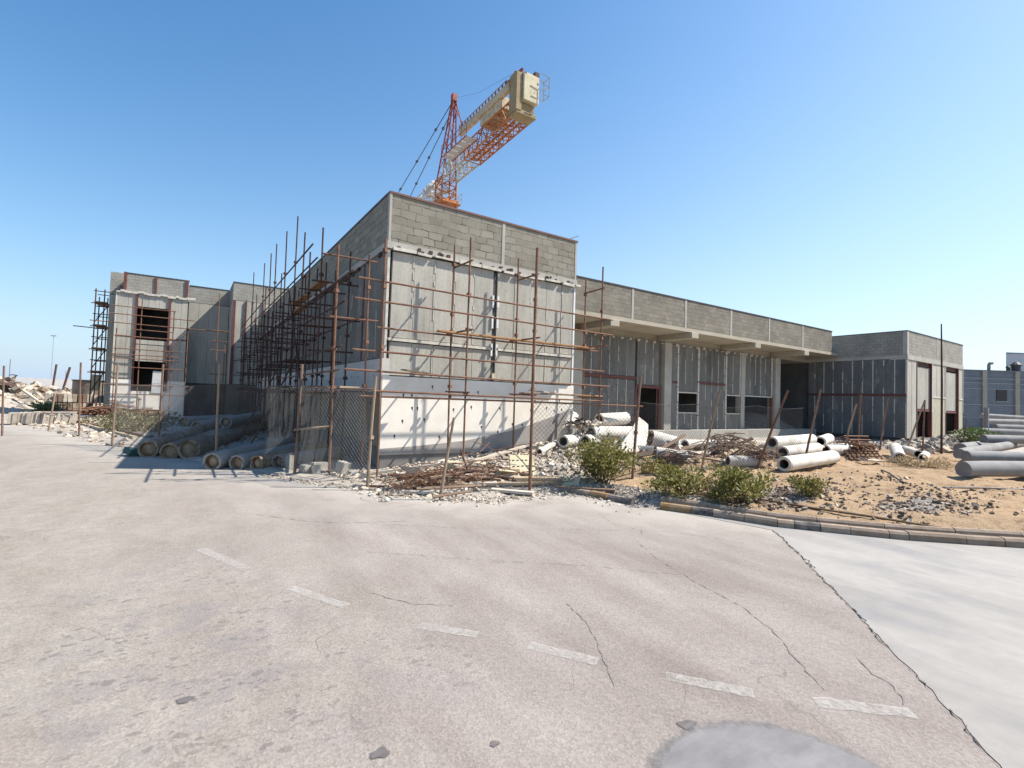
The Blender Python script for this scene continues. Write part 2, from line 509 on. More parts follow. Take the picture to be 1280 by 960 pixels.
        return s.add(bm_v, [(3, 2, 1, 0), (4, 5, 6, 7), (0, 1, 5, 4), (1, 2, 6, 5), (2, 3, 7, 6), (3, 0, 4, 7)])
    def build(s, name, mats, parent=None, loc=None, smooth=False):
        if not isinstance(mats, (list, tuple)):
            mats = [mats]
        off = Vector(parent.get('_o', (0, 0, 0))) if parent else Vector(loc or (0, 0, 0))
        me = bpy.data.meshes.new(name)
        me.from_pydata([(p[0] - off.x, p[1] - off.y, p[2] - off.z) for p in s.v], [], s.f)
        for mm in mats:
            me.materials.append(M[mm] if isinstance(mm, str) else mm)
        me.polygons.foreach_set('material_index', s.m)
        if smooth:
            me.polygons.foreach_set('use_smooth', [True] * len(me.polygons))
        me.update()
        o = bpy.data.objects.new(name, me)
        COL.objects.link(o)
        if smooth:
            bm = bmesh.new()
            bm.from_mesh(me)
            for e in bm.edges:
                if len(e.link_faces) == 2 and e.calc_face_angle(0) > .7:
                    e.smooth = False
            bm.to_mesh(me)
            bm.free()
        if parent:
            o.parent = parent
            o['_o'] = tuple(off)
        else:
            o.location = off
            o['_o'] = tuple(off)
        return o
def tag(o, label, cat, group=None):
    o['label'] = label
    o['category'] = cat
    if group:
        o['group'] = group
    return o
def thing(name, label, cat, loc=(0, 0, 0), group=None):
    o = bpy.data.objects.new(name, None)
    COL.objects.link(o)
    o.location = loc
    o.empty_display_size = .2
    o['_o'] = tuple(loc)
    return tag(o, label, cat, group)
def box(name, mat, parent, *b):
    return MB().box(*b).build(name, mat, parent)
# ------------------------------------------------------------------ terrain function
EDGE=[(-45,100),(-11.6,21.3),(-8.6,14.0),(-6.0,7.35),(-4.7,4.5),(-3.35,1.6),(-2.15,-.6),(-1.15,-2.3),(-.35,-3.7),(.5,-4.35),(1.6,-4.35),(2.55,-4.3),(2.98,-5.8),(3.15,-6.2),(3.62,-7.1),(3.92,-7.88),(4.39,-8.54),(4.97,-9.27),(5.5,-9.77),(6.1,-10.3),(8.0,-11.9),(12,-14.9),(20,-20.2),(70,-50)]
def edge_sd(x,y):
    # signed distance to the site edge, positive on the building side
    x=np.asarray(x,float);y=np.asarray(y,float)
    best=np.full(x.shape,1e9);sg=np.zeros(x.shape)
    for (ax,ay),(bx,by) in zip(EDGE[:-1],EDGE[1:]):
        dx,dy=bx-ax,by-ay
        t=np.clip(((x-ax)*dx+(y-ay)*dy)/(dx*dx+dy*dy),0,1)
        ex,ey=x-(ax+t*dx),y-(ay+t*dy)
        d=np.hypot(ex,ey);s=dx*ey-dy*ex
        m=d<best-1e-9
        best=np.where(m,d,best);sg=np.where(m,s,sg)
    return np.where(sg>0,best,-best)
def hill(x,y,cx,cy,rx,ry,h,p=1.0):
    r=((x-cx)/rx)**2+((y-cy)/ry)**2
    return h*np.exp(-r**p)
def wob(x,y,f,s):
    return (np.sin(x*f+s)*np.cos(y*f*1.13+s*2.1)+.6*np.sin(x*f*2.3+y*f*1.7+s*3.3)+.35*np.sin(x*f*4.9-y*f*4.1+s)*np.cos(y*f*5.3))
def G(x,y):
    x=np.asarray(x,float);y=np.asarray(y,float)
    sd=edge_sd(x,y)
    k=np.clip((sd+.15)/.9,0,1);k=k*k*(3-2*k)
    h=.06+.02*wob(x,y,1.1,.3)+.012*wob(x,y,4.3,1.9)
    # rubble ramp against the front wall
    u=np.clip((x-0.2)/4.5,0,1)*np.clip((9-x)/3,0,1)
    v=np.clip((y+3.6)/3.2,0,1)*np.clip((1.6-y)/1.2,0,1)
    h=h+.5*u*v
    # pipe bank and planting bed on the right
    h=h+hill(x,y,13,-2.9,6.5,1.3,.32)+hill(x,y,6.5,-2.0,2.6,1.5,.2)
    bed=np.clip((x-2.2)/1.2,0,1)*np.clip((30-x)/8,0,1)*np.clip((-1.0-y)/1.2,0,1)
    h=h+bed*(.08+.045*wob(x,y,1.7,4.4)+.02*wob(x,y,5.1,.7))
    h=h+hill(x,y,8.3,-8.2,1.6,.8,.16)+hill(x,y,6.4,-7.2,1.2,.6,.12)+hill(x,y,10.5,-6.3,2.4,.7,.12)
    # stones in front of the right block, sand heaps in the open bay
    h=h+hill(x,y,38,-2.2,7.5,1.7,.5)
    h=h+hill(x,y,32.2,9.2,3.2,2.2,1.75)+hill(x,y,27.2,8.8,1.8,1.5,1.4)+hill(x,y,35.6,2.8,.1,.1,0)
    # left yard
    far=np.clip((y-26)/8,0,1)*np.clip((-9.3-x)/3,0,1)
    h=h+far*(hill(x,y,-17.5,41,4.2,4.5,1.5)+hill(x,y,-12.7,44,3,4,.9)+hill(x,y,-24,45,6,6,2.2))*(1+.18*wob(x,y,1.9,.8))
    h=h+hill(x,y,-2.6,14,2,6,.12)
    return -.16+(h+.16)*k
# ------------------------------------------------------------------ ground and road
def axis(lo, hi, step, far, grow=1.28):
    a = list(np.arange(lo, hi, step))
    x, s = hi, step
    while x < far:
        a.append(x); s *= grow; x += s
    a.append(far)
    x, s = lo, step
    b = []
    while x > -far:
        s *= grow; x -= s; b.append(max(x, -far))
    return np.array(sorted(set(b + a)))
def sheet(name, xs, ys, zfun, mat, attrs=None):
    X, Y = np.meshgrid(xs, ys, indexing='ij')
    Z = zfun(X, Y)
    nx, ny = X.shape
    vs = np.stack([X.ravel(), Y.ravel(), Z.ravel()], 1)
    i, j = np.meshgrid(np.arange(nx - 1), np.arange(ny - 1), indexing='ij')
    a = (i * ny + j).ravel()
    fs = np.stack([a, a + ny, a + ny + 1, a + 1], 1)
    me = bpy.data.meshes.new(name)
    me.vertices.add(len(vs)); me.vertices.foreach_set('co', vs.ravel())
    me.loops.add(fs.size); me.loops.foreach_set('vertex_index', fs.ravel())
    me.polygons.add(len(fs))
    me.polygons.foreach_set('loop_start', np.arange(0, fs.size, 4))
    me.polygons.foreach_set('loop_total', np.full(len(fs), 4))
    me.polygons.foreach_set('use_smooth', np.ones(len(fs), bool))
    me.materials.append(mat)
    me.update(calc_edges=True)
    for k, fun in (attrs or {}).items():
        at = me.attributes.new(k, 'FLOAT', 'POINT')
        at.data.foreach_set('value', fun(X, Y).ravel().astype(np.float32))
    o = bpy.data.objects.new(name, me)
    COL.objects.link(o)
    o['kind'] = 'structure'
    return o
def attr(t, name):
    return N(t, 'ShaderNodeAttribute', attribute_name=name).outputs['Fac']

# site ground: pale dust near the road and on the left, orange sand on the right, grey rubble dust at the wall
m, t, b, _ = nodes_of('site ground')
c = coords(t)
big = noise(t, c, .55, 6, .6)
mid = noise(t, c, 3.2, 6, .65)
fine = noise(t, c, 38, 4, .7)
dust = mix(t, ramp(t, mid, .35, .65), (.50, .44, .37), (.62, .56, .49))
sand = mix(t, ramp(t, mid, .3, .7), (.42, .285, .17), (.54, .39, .25))
grey = mix(t, ramp(t, mid, .3, .7), (.27, .235, .205), (.45, .41, .37))
sf = math_(t, 'ADD', attr(t, 'sand'), math_(t, 'MULTIPLY', math_(t, 'SUBTRACT', big, .5), .7))
col = mix(t, ramp(t, sf, .4, .6), dust, sand)
gf = math_(t, 'ADD', attr(t, 'grey'), math_(t, 'MULTIPLY', math_(t, 'SUBTRACT', noise(t, coords(t, loc=(5, 2, 0)), 1.3, 6, .7), .5), 1.3))
col = mix(t, ramp(t, gf, .45, .62), col, grey)
dark = ramp(t, noise(t, coords(t, loc=(1, 8, 3)), 4.5, 8, .78), .52, .64)
col = mix(t, math_(t, 'MULTIPLY', dark, .72), col, (.19, .125, .085))
col = mix(t, .4, col, mix(t, fine, (.25, .25, .25), (.75, .75, .75)), 'OVERLAY')
t.links.new(col, b.inputs['Base Color'])
b.inputs['Roughness'].default_value = .97
b.inputs['Specular IOR Level'].default_value = .1
bump(t, b, math_(t, 'ADD', math_(t, 'MULTIPLY', mid, 2.2), fine), .8, .03)
def sandf(x, y):
    f = np.clip((x - 3.2) / 1.6, 0, 1) * np.clip((34 - x) / 8, 0, 1) * np.clip((-1.6 - y) / 1.2, 0, 1)
    return f * (1 - np.exp(-np.clip(edge_sd(x, y), 0, 9) / .35) * .5)
def greyf(x, y):
    return np.clip(np.exp(-((x - 5.7) / 2.0) ** 2 - ((y + 7.0) / .8) ** 2) * .8 + np.exp(-((x - 7.5) / 2.2) ** 2 - ((y + 8.7) / .55) ** 2) * .75 +
                   np.exp(-((x - 3.4) / .9) ** 2 - ((y + 5) / .9) ** 2) * .9 + np.exp(-((x - 34) / 9) ** 2 - ((y + 1.7) / 1.5) ** 2) * .8 +
                   np.clip((x + .4) / 1.5, 0, 1) * np.clip((7 - x) / 2, 0, 1) * np.clip((y + 3.6) / 1, 0, 1) * .45, 0, 1)
sheet('ground', axis(-14, 22, .14, 4500), axis(-12.5, 14, .14, 4500), G, m, {'sand': sandf, 'grey': greyf})

# road: bleached, dusty asphalt
m, t, b, _ = nodes_of('dusty asphalt')
c = coords(t)
rot = coords(t, (1.0, .22, 1), (0, 0, math.radians(-37)))
big = noise(t, c, .42, 5, .6)
trk = noise(t, rot, 1.1, 5, .6)
mid = noise(t, c, 4.5, 6, .7)
fine = noise(t, c, 55, 4, .75)
vo = N(t, 'ShaderNodeTexVoronoi')
vo.inputs['Scale'].default_value = 70
t.links.new(c, vo.inputs['Vector'])
asph = mix(t, ramp(t, trk, .36, .64), (.285, .242, .216), (.385, .335, .302))
tan = mix(t, ramp(t, mid, .3, .7), (.315, .275, .235), (.405, .36, .31))
sx = N(t, 'ShaderNodeSeparateXYZ'); t.links.new(c, sx.inputs[0])
# left and near part carries more blown sand
side = math_(t, 'ADD', math_(t, 'MULTIPLY', sx.outputs[0], -.30), math_(t, 'MULTIPLY', math_(t, 'SUBTRACT', big, .5), 2.0))
col = mix(t, ramp(t, math_(t, 'SUBTRACT', side, .55), 0., 1.), asph, tan)
# stones showing through the worn binder
peb = ramp(t, vo.outputs['Color'], .1, .9)
col = mix(t, .3, col, mix(t, peb, (.22, .22, .22), (.78, .78, .78)), 'OVERLAY')
sp = ramp(t, noise(t, coords(t, loc=(2, 2, 2)), 34, 3, .6), .64, .70)
col = mix(t, math_(t, 'MULTIPLY', math_(t, 'MULTIPLY', sp, .7), ramp(t, noise(t, coords(t, loc=(4, 7, 1)), .9, 4), .4, .62)), col, (.15, .12, .105))
col = mix(t, .55, col, mix(t, ramp(t, noise(t, coords(t, (1, .5, 1), (0, 0, math.radians(-37)), (7, 3, 0)), 1.5, 7, .62), .3, .7), (.40, .385, .37), (.60, .61, .62)), 'OVERLAY')
col = mix(t, .2, col, mix(t, fine, (.3, .3, .3), (.7, .7, .7)), 'OVERLAY')
# broken-out pits in the rough area on the left
wv = N(t, 'ShaderNodeTexVoronoi')
wv.inputs['Scale'].default_value = 17
dv = N(t, 'ShaderNodeVectorMath', operation='ADD')
nz = N(t, 'ShaderNodeTexNoise'); nz.inputs['Scale'].default_value = 13; nz.inputs['Detail'].default_value = 6
t.links.new(c, nz.inputs['Vector'])
sc = N(t, 'ShaderNodeVectorMath', operation='SCALE'); sc.inputs[3].default_value = .11
t.links.new(nz.outputs['Color'], sc.inputs[0])
t.links.new(coords(t, (.75, 1.25, 1), (0, 0, .6)), dv.inputs[0]); t.links.new(sc.outputs[0], dv.inputs[1])
t.links.new(dv.outputs[0], wv.inputs['Vector'])
sepc = N(t, 'ShaderNodeSeparateColor'); t.links.new(wv.outputs['Color'], sepc.inputs[0])
pit = math_(t, 'MULTIPLY', math_(t, 'LESS_THAN', wv.outputs['Distance'], math_(t, 'MULTIPLY', sepc.outputs[0], .58)), math_(t, 'GREATER_THAN', sepc.outputs[1], .5))
clump = ramp(t, noise(t, coords(t, loc=(6, 1, 2)), 1.5, 5, .65), .40, .56)
chip = math_(t, 'MULTIPLY', math_(t, 'MULTIPLY', pit, clump), ramp(t, attr(t, 'worn'), .12, .5))
soft = math_(t, 'MULTIPLY', math_(t, 'MULTIPLY', ramp(t, noise(t, coords(t, loc=(3, 3, 8)), 2.6, 6, .7), .48, .62), attr(t, 'worn')), .55)
col = mix(t, soft, col, (.245, .225, .23))
col = mix(t, math_(t, 'MULTIPLY', chip, .62), col, (.18, .16, .15))
# hairline map cracking in patches
cv = N(t, 'ShaderNodeTexVoronoi', feature='DISTANCE_TO_EDGE')
cv.inputs['Scale'].default_value = .8
dv2 = N(t, 'ShaderNodeVectorMath', operation='ADD'); sc2 = N(t, 'ShaderNodeVectorMath', operation='SCALE'); sc2.inputs[3].default_value = .45
nz2 = N(t, 'ShaderNodeTexNoise'); nz2.inputs['Scale'].default_value = 2.2; nz2.inputs['Detail'].default_value = 6
t.links.new(c, nz2.inputs['Vector']); t.links.new(nz2.outputs['Color'], sc2.inputs[0])
t.links.new(c, dv2.inputs[0]); t.links.new(sc2.outputs[0], dv2.inputs[1]); t.links.new(dv2.outputs[0], cv.inputs['Vector'])
hair = math_(t, 'MULTIPLY', ramp(t, cv.outputs['Distance'], .0, .008, (1, 1, 1, 1), (0, 0, 0, 1)), ramp(t, noise(t, coords(t, loc=(8, 8, 1)), .7, 4), .50, .60))
col = mix(t, math_(t, 'MULTIPLY', hair, .4), col, (.15, .125, .115))
# pale dust band along the verge
df = math_(t, 'MULTIPLY', attr(t, 'dust'), math_(t, 'ADD', .35, math_(t, 'MULTIPLY', ramp(t, noise(t, c, 1.6, 6, .65), .3, .65), .75)))
col = mix(t, df, col, (.50, .455, .40))
t.links.new(col, b.inputs['Base Color'])
b.inputs['Roughness'].default_value = .9
b.inputs['Specular IOR Level'].default_value = .2
hh = math_(t, 'ADD', math_(t, 'MULTIPLY', vo.outputs['Distance'], .6), math_(t, 'ADD', fine, math_(t, 'SUBTRACT', math_(t, 'MULTIPLY', mid, .5), math_(t, 'ADD', math_(t, 'MULTIPLY', hair, 1.0), math_(t, 'MULTIPLY', chip, 2.6)))))
bump(t, b, hh, .28, .012)
def dustf(x, y):
    d = -edge_sd(x, y)
    return np.clip(np.exp(-np.clip(d, 0, 99) / 1.0) * 1.25, 0, 1) * np.where(d < -1, 0, 1)
def wornf(x, y):
    return np.clip(np.exp(-((x + 4.0) / 1.0) ** 2 - ((y + 8.2) / 1.3) ** 2) + .55 * np.exp(-((x + 2.7) / .5) ** 2 - ((y + 8.9) / .5) ** 2) + .5 * np.exp(-((x + 4.3) / .9) ** 2 - ((y + 6.4) / 1.2) ** 2), 0, 1)
road = sheet('road', axis(-14, 12, .2, 70, 1.35), axis(-12.5, 22, .2, 110, 1.35), lambda x, y: 0 * x, m, {'dust': dustf, 'worn': wornf})

# newer, paler concrete apron on the right
CRACK = [(3.62, -7.98), (3.30, -8.30), (3.02, -8.52), (2.60, -8.92), (2.22, -9.22), (1.74, -9.65), (1.40, -9.93), (1.10, -10.20), (.79, -10.43),
         (.55, -10.66), (.33, -10.84), (.14, -11.02), (-.02, -11.15), (-.20, -11.27), (-.36, -11.40), (-.8, -11.75), (-1.5, -12.4), (-4, -14.8)]
KERB = [(3.15, -6.16), (3.60, -7.10), (3.86, -7.88), (4.33, -8.54), (4.91, -9.27), (5.44, -9.77), (6.04, -10.3), (7.95, -11.9), (11.95, -14.9), (20, -20.2), (60, -44)]
m, t, b, _ = nodes_of('pale concrete')
c = coords(t)
rot = coords(t, (1.0, .3, 1), (0, 0, math.radians(-42)))
st = noise(t, rot, .9, 5, .6)
mid = noise(t, c, 6, 6, .7)
col = mix(t, ramp(t, st, .38, .62), (.33, .305, .28), (.425, .395, .36))
col = mix(t, ramp(t, noise(t, coords(t, (1, .45, 1), (0, 0, math.radians(-50)), (3, 1, 0)), 1.3, 4), .52, .72), col, (.285, .275, .27))
col = mix(t, .25, col, mix(t, ramp(t, mid, .3, .7), (.36, .36, .36), (.64, .64, .64)), 'OVERLAY')
t.links.new(col, b.inputs['Base Color'])
b.inputs['Roughness'].default_value = .8
b.inputs['Specular IOR Level'].default_value = .3
bump(t, b, mid, .2, .006)
M['apron'] = m
def densify(pl, step, jit, r):
    out = []
    for (ax, ay), (bx, by) in zip(pl[:-1], pl[1:]):
        n = max(1, int(math.hypot(bx - ax, by - ay) / step))
        for k in range(n):
            u = k / n
            out.append((ax + (bx - ax) * u + r.uniform(-jit, jit), ay + (by - ay) * u + r.uniform(-jit, jit)))
    out.append(pl[-1])
    return out
r_ = random.Random(3)
crk = densify(CRACK, .09, .018, r_)
ap = crk + [(-4, -60), (70, -60)] + [(x + .05, y + .05) for x, y in reversed(KERB)]
bm = bmesh.new()
vs = [bm.verts.new((x, y, .005)) for x, y in ap]
bmesh.ops.triangle_fill(bm, use_beauty=True, edges=[bm.edges.new((vs[i], vs[(i + 1) % len(vs)])) for i in range(len(vs))])
for f in bm.faces:
    if f.normal.z < 0:
        f.normal_flip()
me = bpy.data.meshes.new('concrete_apron')
bm.to_mesh(me); bm.free()
me.materials.append(M['apron'])
apron = bpy.data.objects.new('concrete_apron', me)
COL.objects.link(apron)
apron['kind'] = 'structure'

# cracks (dirt-filled), drawn as thin ragged strips lying on the surface
M['crack'] = mat_mottled('crack dirt', (.075, .065, .06), (.14, .12, .11), 20, .95, 0)
M['crack_soft'] = mat_mottled('shallow crack dirt', (.21, .18, .165), (.28, .245, .225), 20, .95, 0)
def ribbon(mb, pl, w, z, r, gap=.0):
    prev = None
    for i, (x, y) in enumerate(pl):
        a = pl[max(i - 1, 0)]; c_ = pl[min(i + 1, len(pl) - 1)]
        dx, dy = c_[0] - a[0], c_[1] - a[1]
        L = math.hypot(dx, dy) or 1
        ww = w * r.uniform(.25, 1.3)
        if r.random() < gap: ww = w * .05
        p = [(x - dy / L * ww, y + dx / L * ww, z), (x + dy / L * ww, y - dx / L * ww, z)]
        if prev: mb.add(prev + p, [(0, 2, 3, 1)])
        prev = p
mb = MB()
ribbon(mb, densify(CRACK[:-3], .045, .014, r_), .0055, .0095, r_, .35)
ribbon(mb, densify([(x - .06 + .02 * i, y - .02) for i, (x, y) in enumerate(CRACK[:5])], .05, .02, r_), .006, .0095, r_, .4)
mb.build('crack', 'crack', apron)
mb = MB()
for pl, w in [([(1.2, -7.4), (.85, -8.0), (.62, -8.6), (.38, -9.48), (.10, -9.95), (-.21, -10.28), (-.42, -10.55)], .005),
              ([(-1.05, -8.6), (-1.16, -9.0), (-1.4, -9.4), (-1.65, -9.8)], .005),
              ([(.62, -8.6), (-.1, -7.9), (-1.0, -7.2), (-2.2, -6.2)], .004),
              ([(.30, -10.45), (.12, -10.62), (.06, -10.78), (-.05, -10.86), (-.15, -10.9)], .006),
              ([(1.9, -5.9), (1.6, -6.5), (1.7, -7.0), (1.3, -7.5)], .004),
              ([(1.7, -7.0), (2.1, -7.4), (2.5, -8.2)], .004),
              ([(-2.6, -7.4), (-2.3, -7.9), (-2.0, -8.1)], .004),
              ([(-3.2, -3.5), (-2.6, -4.3), (-2.1, -4.7), (-1.2, -5.0)], .006),
              ([(-1.5, -5.1), (-.4, -5.9), (.6, -6.4), (1.4, -6.9)], .004)]:
    ribbon(mb, densify(pl, .05, .016, r_), w, .004, r_, .3)
mb.build('crack', 'crack_soft', road)
# worn lane dashes: paint survives only in flecks
m, t, b, out = nodes_of('worn road paint')
c = coords(t)
t.links.new(mix(t, noise(t, c, 12, 4), (.62, .58, .53), (.76, .72, .67)), b.inputs['Base Color'])
b.inputs['Roughness'].default_value = .85
tr = N(t, 'ShaderNodeBsdfTransparent'); ms = N(t, 'ShaderNodeMixShader')
keep = math_(t, 'MULTIPLY', ramp(t, noise(t, c, 22, 6, .75), .30, .58), ramp(t, noise(t, c, 3.5, 3), .2, .5))
t.links.new(math_(t, 'MULTIPLY', keep, .5), ms.inputs[0])
t.links.new(tr.outputs[0], ms.inputs[1]); t.links.new(b.outputs[0], ms.inputs[2])
t.links.new(ms.outputs[0], out.inputs[0])
M['paint'] = m
for (ax, ay), (bx, by), w in [((-3.20, -6.95), (-2.84, -7.66), .055), ((-2.42, -8.32), (-2.08, -8.70), .06), ((-1.82, -9.05), (-1.52, -9.50), .06), ((-1.23, -9.88), (-.89, -10.32), .06), ((-.62, -10.58), (-.20, -10.97), .06),
                              ((-3.9, -5.2), (-3.5, -6.2), .06)]:
    dx, dy = bx - ax, by - ay
    L = math.hypot(dx, dy)
    ox, oy = -dy / L * w, dx / L * w
    pts = []
    n = 14
    for s_ in (1, -1):
        rng = range(n + 1) if s_ == 1 else range(n, -1, -1)
        for k in rng:
            j = r_.uniform(.8, 1.1)
            pts.append((ax + dx * k / n + s_ * ox * j, ay + dy * k / n + s_ * oy * j, .004))
    MB().add(pts, [tuple(reversed(range(len(pts))))]).build('lane_marking', 'paint', road)
# smooth cement patch and small tar spots: feathered, ragged edges
def soft_mat(name, c1, c2, scale, rough):
    m, t, b, out = nodes_of(name)
    c = coords(t)
    n1 = noise(t, coords(t, (1, 2.5, 1), (0, 0, .3)), scale, 5)
    col = mix(t, ramp(t, n1, .35, .65), c1, c2)
    t.links.new(mix(t, .25, col, mix(t, noise(t, c, 30, 4), (.3, .3, .3), (.7, .7, .7)), 'OVERLAY'), b.inputs['Base Color'])
    b.inputs['Roughness'].default_value = rough
    tr = N(t, 'ShaderNodeBsdfTransparent'); ms = N(t, 'ShaderNodeMixShader')
    f = math_(t, 'ADD', attr(t, 'fade'), math_(t, 'MULTIPLY', math_(t, 'SUBTRACT', noise(t, c, 14, 6, .7), .5), .9))
    t.links.new(ramp(t, f, .22, .62), ms.inputs[0])
    t.links.new(tr.outputs[0], ms.inputs[1]); t.links.new(b.outputs[0], ms.inputs[2])
    t.links.new(ms.outputs[0], out.inputs[0])
    return m
M['patch'] = soft_mat('smooth cement patch', (.20, .185, .18), (.275, .258, .25), 3, .6)
M['tar'] = soft_mat('tar spot', (.12, .105, .10), (.19, .17, .16), 9, .9)
def soft_disc(name, mat, x, y, rx, ry, z, n=40, wob=.12, feather=.3):
    mb = MB()
    rings = [0, 1 - feather, 1.0]
    ph = r_.uniform(0, 6)
    vs = [(x, y, z)]
    for q in rings[1:]:
        for k in range(n):
            a = 2 * math.pi * k / n
            w = 1 + wob * math.sin(3 * a + ph) + wob * .6 * math.sin(5 * a + 2 * ph)
            vs.append((x + rx * q * w * math.cos(a), y + ry * q * w * math.sin(a), z))
    fs = [(0, 1 + k, 1 + (k + 1) % n) for k in range(n)] + [(1 + k, 1 + n + k, 1 + n + (k + 1) % n, 1 + (k + 1) % n) for k in range(n)]
    o = mb.add(vs, fs).build(name, mat, road)
    at = o.data.attributes.new('fade', 'FLOAT', 'POINT')
    at.data.foreach_set('value', [1.0] * (n + 1) + [0.0] * n)
    return o
soft_disc('cement_patch', 'patch', -1.62, -11.0, .74, .74, .0085, 72, .015, .24)
for x, y, s_ in [(-1.55, -10.3, .062), (-3.18, -9.6, .055), (-2.62, -9.85, .03), (-4.05, -8.55, .05)]:
    soft_disc('pothole', 'tar', x, y, s_ * 1.2, s_ * .9, .004, 24, .14, .55)

# kerb: painted stones with chamfered tops, some paint worn to bare stone
def kerb_run(mb, pl, stones, h=.115, w=.14, z0=-.04):
    # walk the polyline; stones = list of (length, material, lift)
    seg = [(Vector((a[0], a[1], 0)), Vector((b_[0], b_[1], 0))) for a, b_ in zip(pl[:-1], pl[1:])]
    def at(s):
        for a, b_ in seg:
            L = (b_ - a).length
            if s <= L: return a + (b_ - a) * (s / L), (b_ - a).normalized()
            s -= L
        a, b_ = seg[-1]
        return b_ + (b_ - a).normalized() * s, (b_ - a).normalized()
    s = 0
    for L, mi, lift in stones:
        p, d = at(s + .004); q, d2 = at(s + L - .006)
        s += L
        mb.cur = mi
        pr = [(0, z0), (0, h - .035), (.03, h), (w, h), (w, z0)]
        rings = []
        for P, D in ((p, d), (q, d2)):
            nrm = Vector((-D.y, D.x, 0))
            rings.append([P + nrm * u + Vector((0, 0, v + lift)) for u, v in pr])
        mb.add(rings[0] + rings[1], [(4, 3, 2, 1, 0), (5, 6, 7, 8, 9)] + [(i, (i + 1) % 5, 5 + (i + 1) % 5, 5 + i) for i in range(5)])
mb = MB()
st = [(.55, 1, 0), (.36, 2, .004), (.5, 0, 0), (.5, 0, .006), (.24, 0, 0), (.36, 2, 0), (.4, 0, .003), (.5, 0, 0), (.25, 0, 0)]
for k in range(70):
    st.append((r_.choice((.5, .5, .75, 1.0)), 0, r_.uniform(0, .012)))
kerb_run(mb, KERB, st)
kb = mb.build('kerb', ['kerb_tan', 'kerb_yellow', 'kerb_black'])
kb['kind'] = 'structure'
mb = MB()
kerb_run(mb, [(2.66, -4.2), (2.84, -5.0), (2.98, -5.86)], [(.5, 0, -.02), (.42, 1, -.01), (.02, 0, -.2), (.55, 2, -.015)], .12)
k2 = mb.build('broken_kerb', ['kerb_tan', 'kerb_yellow', 'kerb_black'])
k2['kind'] = 'structure'
mb = MB()
off = [(x + .30, y + .22) for x, y in KERB[:8]]
kerb_run(mb, off, [(r_.uniform(.7, 1.0), 0, r_.uniform(-.012, .012)) for k in range(14)], .15, .08)
k3 = mb.build('rear_kerb', ['kerb_tan'])
k3['kind'] = 'structure'
# ------------------------------------------------------------------ the near concrete building
LX = 6.27
hall = thing('concrete_building', 'unfinished grey concrete building with blockwork parapets, white wall base and scaffolding round its near corner', 'building')
def planks(mb, u0, u1, z0, z1, w, face, t=.10, axis_='x', sgn=1, gap=.012, r=random.Random(5)):
    # vertical planks; face = y (axis x) or x (axis y) of the outer face; sgn: direction into the building
    u = u0
    while u < u1 - .05:
        e = min(u + w, u1)
        if u1 - e < .2: e = u1
        d = r.uniform(0, .012)
        a, b_ = sorted((face + sgn * d, face + sgn * t))
        if axis_ == 'x':
            mb.box(u + gap / 2, e - gap / 2, a, b_, z0, z1)
        else:
            mb.box(a, b_, u + gap / 2, e - gap / 2, z0, z1)
        u = e
    return mb
rp = random.Random(21)
# --- corner block
mb = MB()
mb.box(.15, LX - .15, .16, 26, -.2, 5.9)
mb.box(.19, LX - .19, 24.0, 26, 5.9, 7.0)
mb.build('core_wall', 'core', hall)
# base
def base_front():
    mb = MB()
    mb.box(-.02, LX, -.035, .16, .42, 2.42)
    mb.cur = 1
    # tie holes
    for u, z in [(.55, 1.95), (.78, 1.95), (.8, 1.62), (.95, 1.62), (1.9, 1.95), (2.0, 1.6), (2.55, 1.68), (3.5, 1.66), (3.95, 1.2), (4.6, 1.62), (5.2, 1.7), (5.5, 1.62), (5.8, 1.66),
                 (.55, 1.28), (1.15, 1.32), (2.9, 1.12), (3.45, .98), (4.3, 1.18), (5.0, 1.2), (.35, .9), (1.6, .86), (3.1, .72), (5.7, 1.95), (4.75, 1.9), (2.75, 2.1), (1.35, 2.2)]:
        mb.box(u - .022, u + .022, -.0375, -.02, z - .035, z + .03)
        mb.box(u + .005, u + .018, -.0372, -.02, z - .085, z - .035)
    return mb.build('base_wall', ['white_wall', 'hole'], hall)
base_front()
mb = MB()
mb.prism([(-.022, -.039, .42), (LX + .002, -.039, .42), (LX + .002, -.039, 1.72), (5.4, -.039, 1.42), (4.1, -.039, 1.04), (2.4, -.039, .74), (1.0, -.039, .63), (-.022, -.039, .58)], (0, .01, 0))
mb.build('grey_blotch', 'blotch', hall)  # grey area at the foot, its top edge rising to the right
MB().box(.0, LX - .02, .0, .2, -.3, .42).box(.0, .2, .2, 26, -.3, .64).build('footing', 'footing', hall)
mb = MB()
mb.box(-.05, .15, -.03, 26, 2.0, 2.86)
mb.cur = 2
mb.box(-.045, .15, -.03, 26, .64, 1.995)
mb.cur = 1
for k in range(60):
    y = .7 + (k % 20) * .62 + rp.uniform(-.1, .1); z = (1.15, 1.75, 2.4)[k // 20] + rp.uniform(-.05, .05)
    mb.box(-.0525, -.03, y - .022, y + .022, z - .035, z + .03)
mb.box(-.0525, -.03, 5.0, 5.35, 2.2, 2.7)
mb.build('base_wall', ['white_wall_shaded', 'hole', 'dirty_wall'], hall)
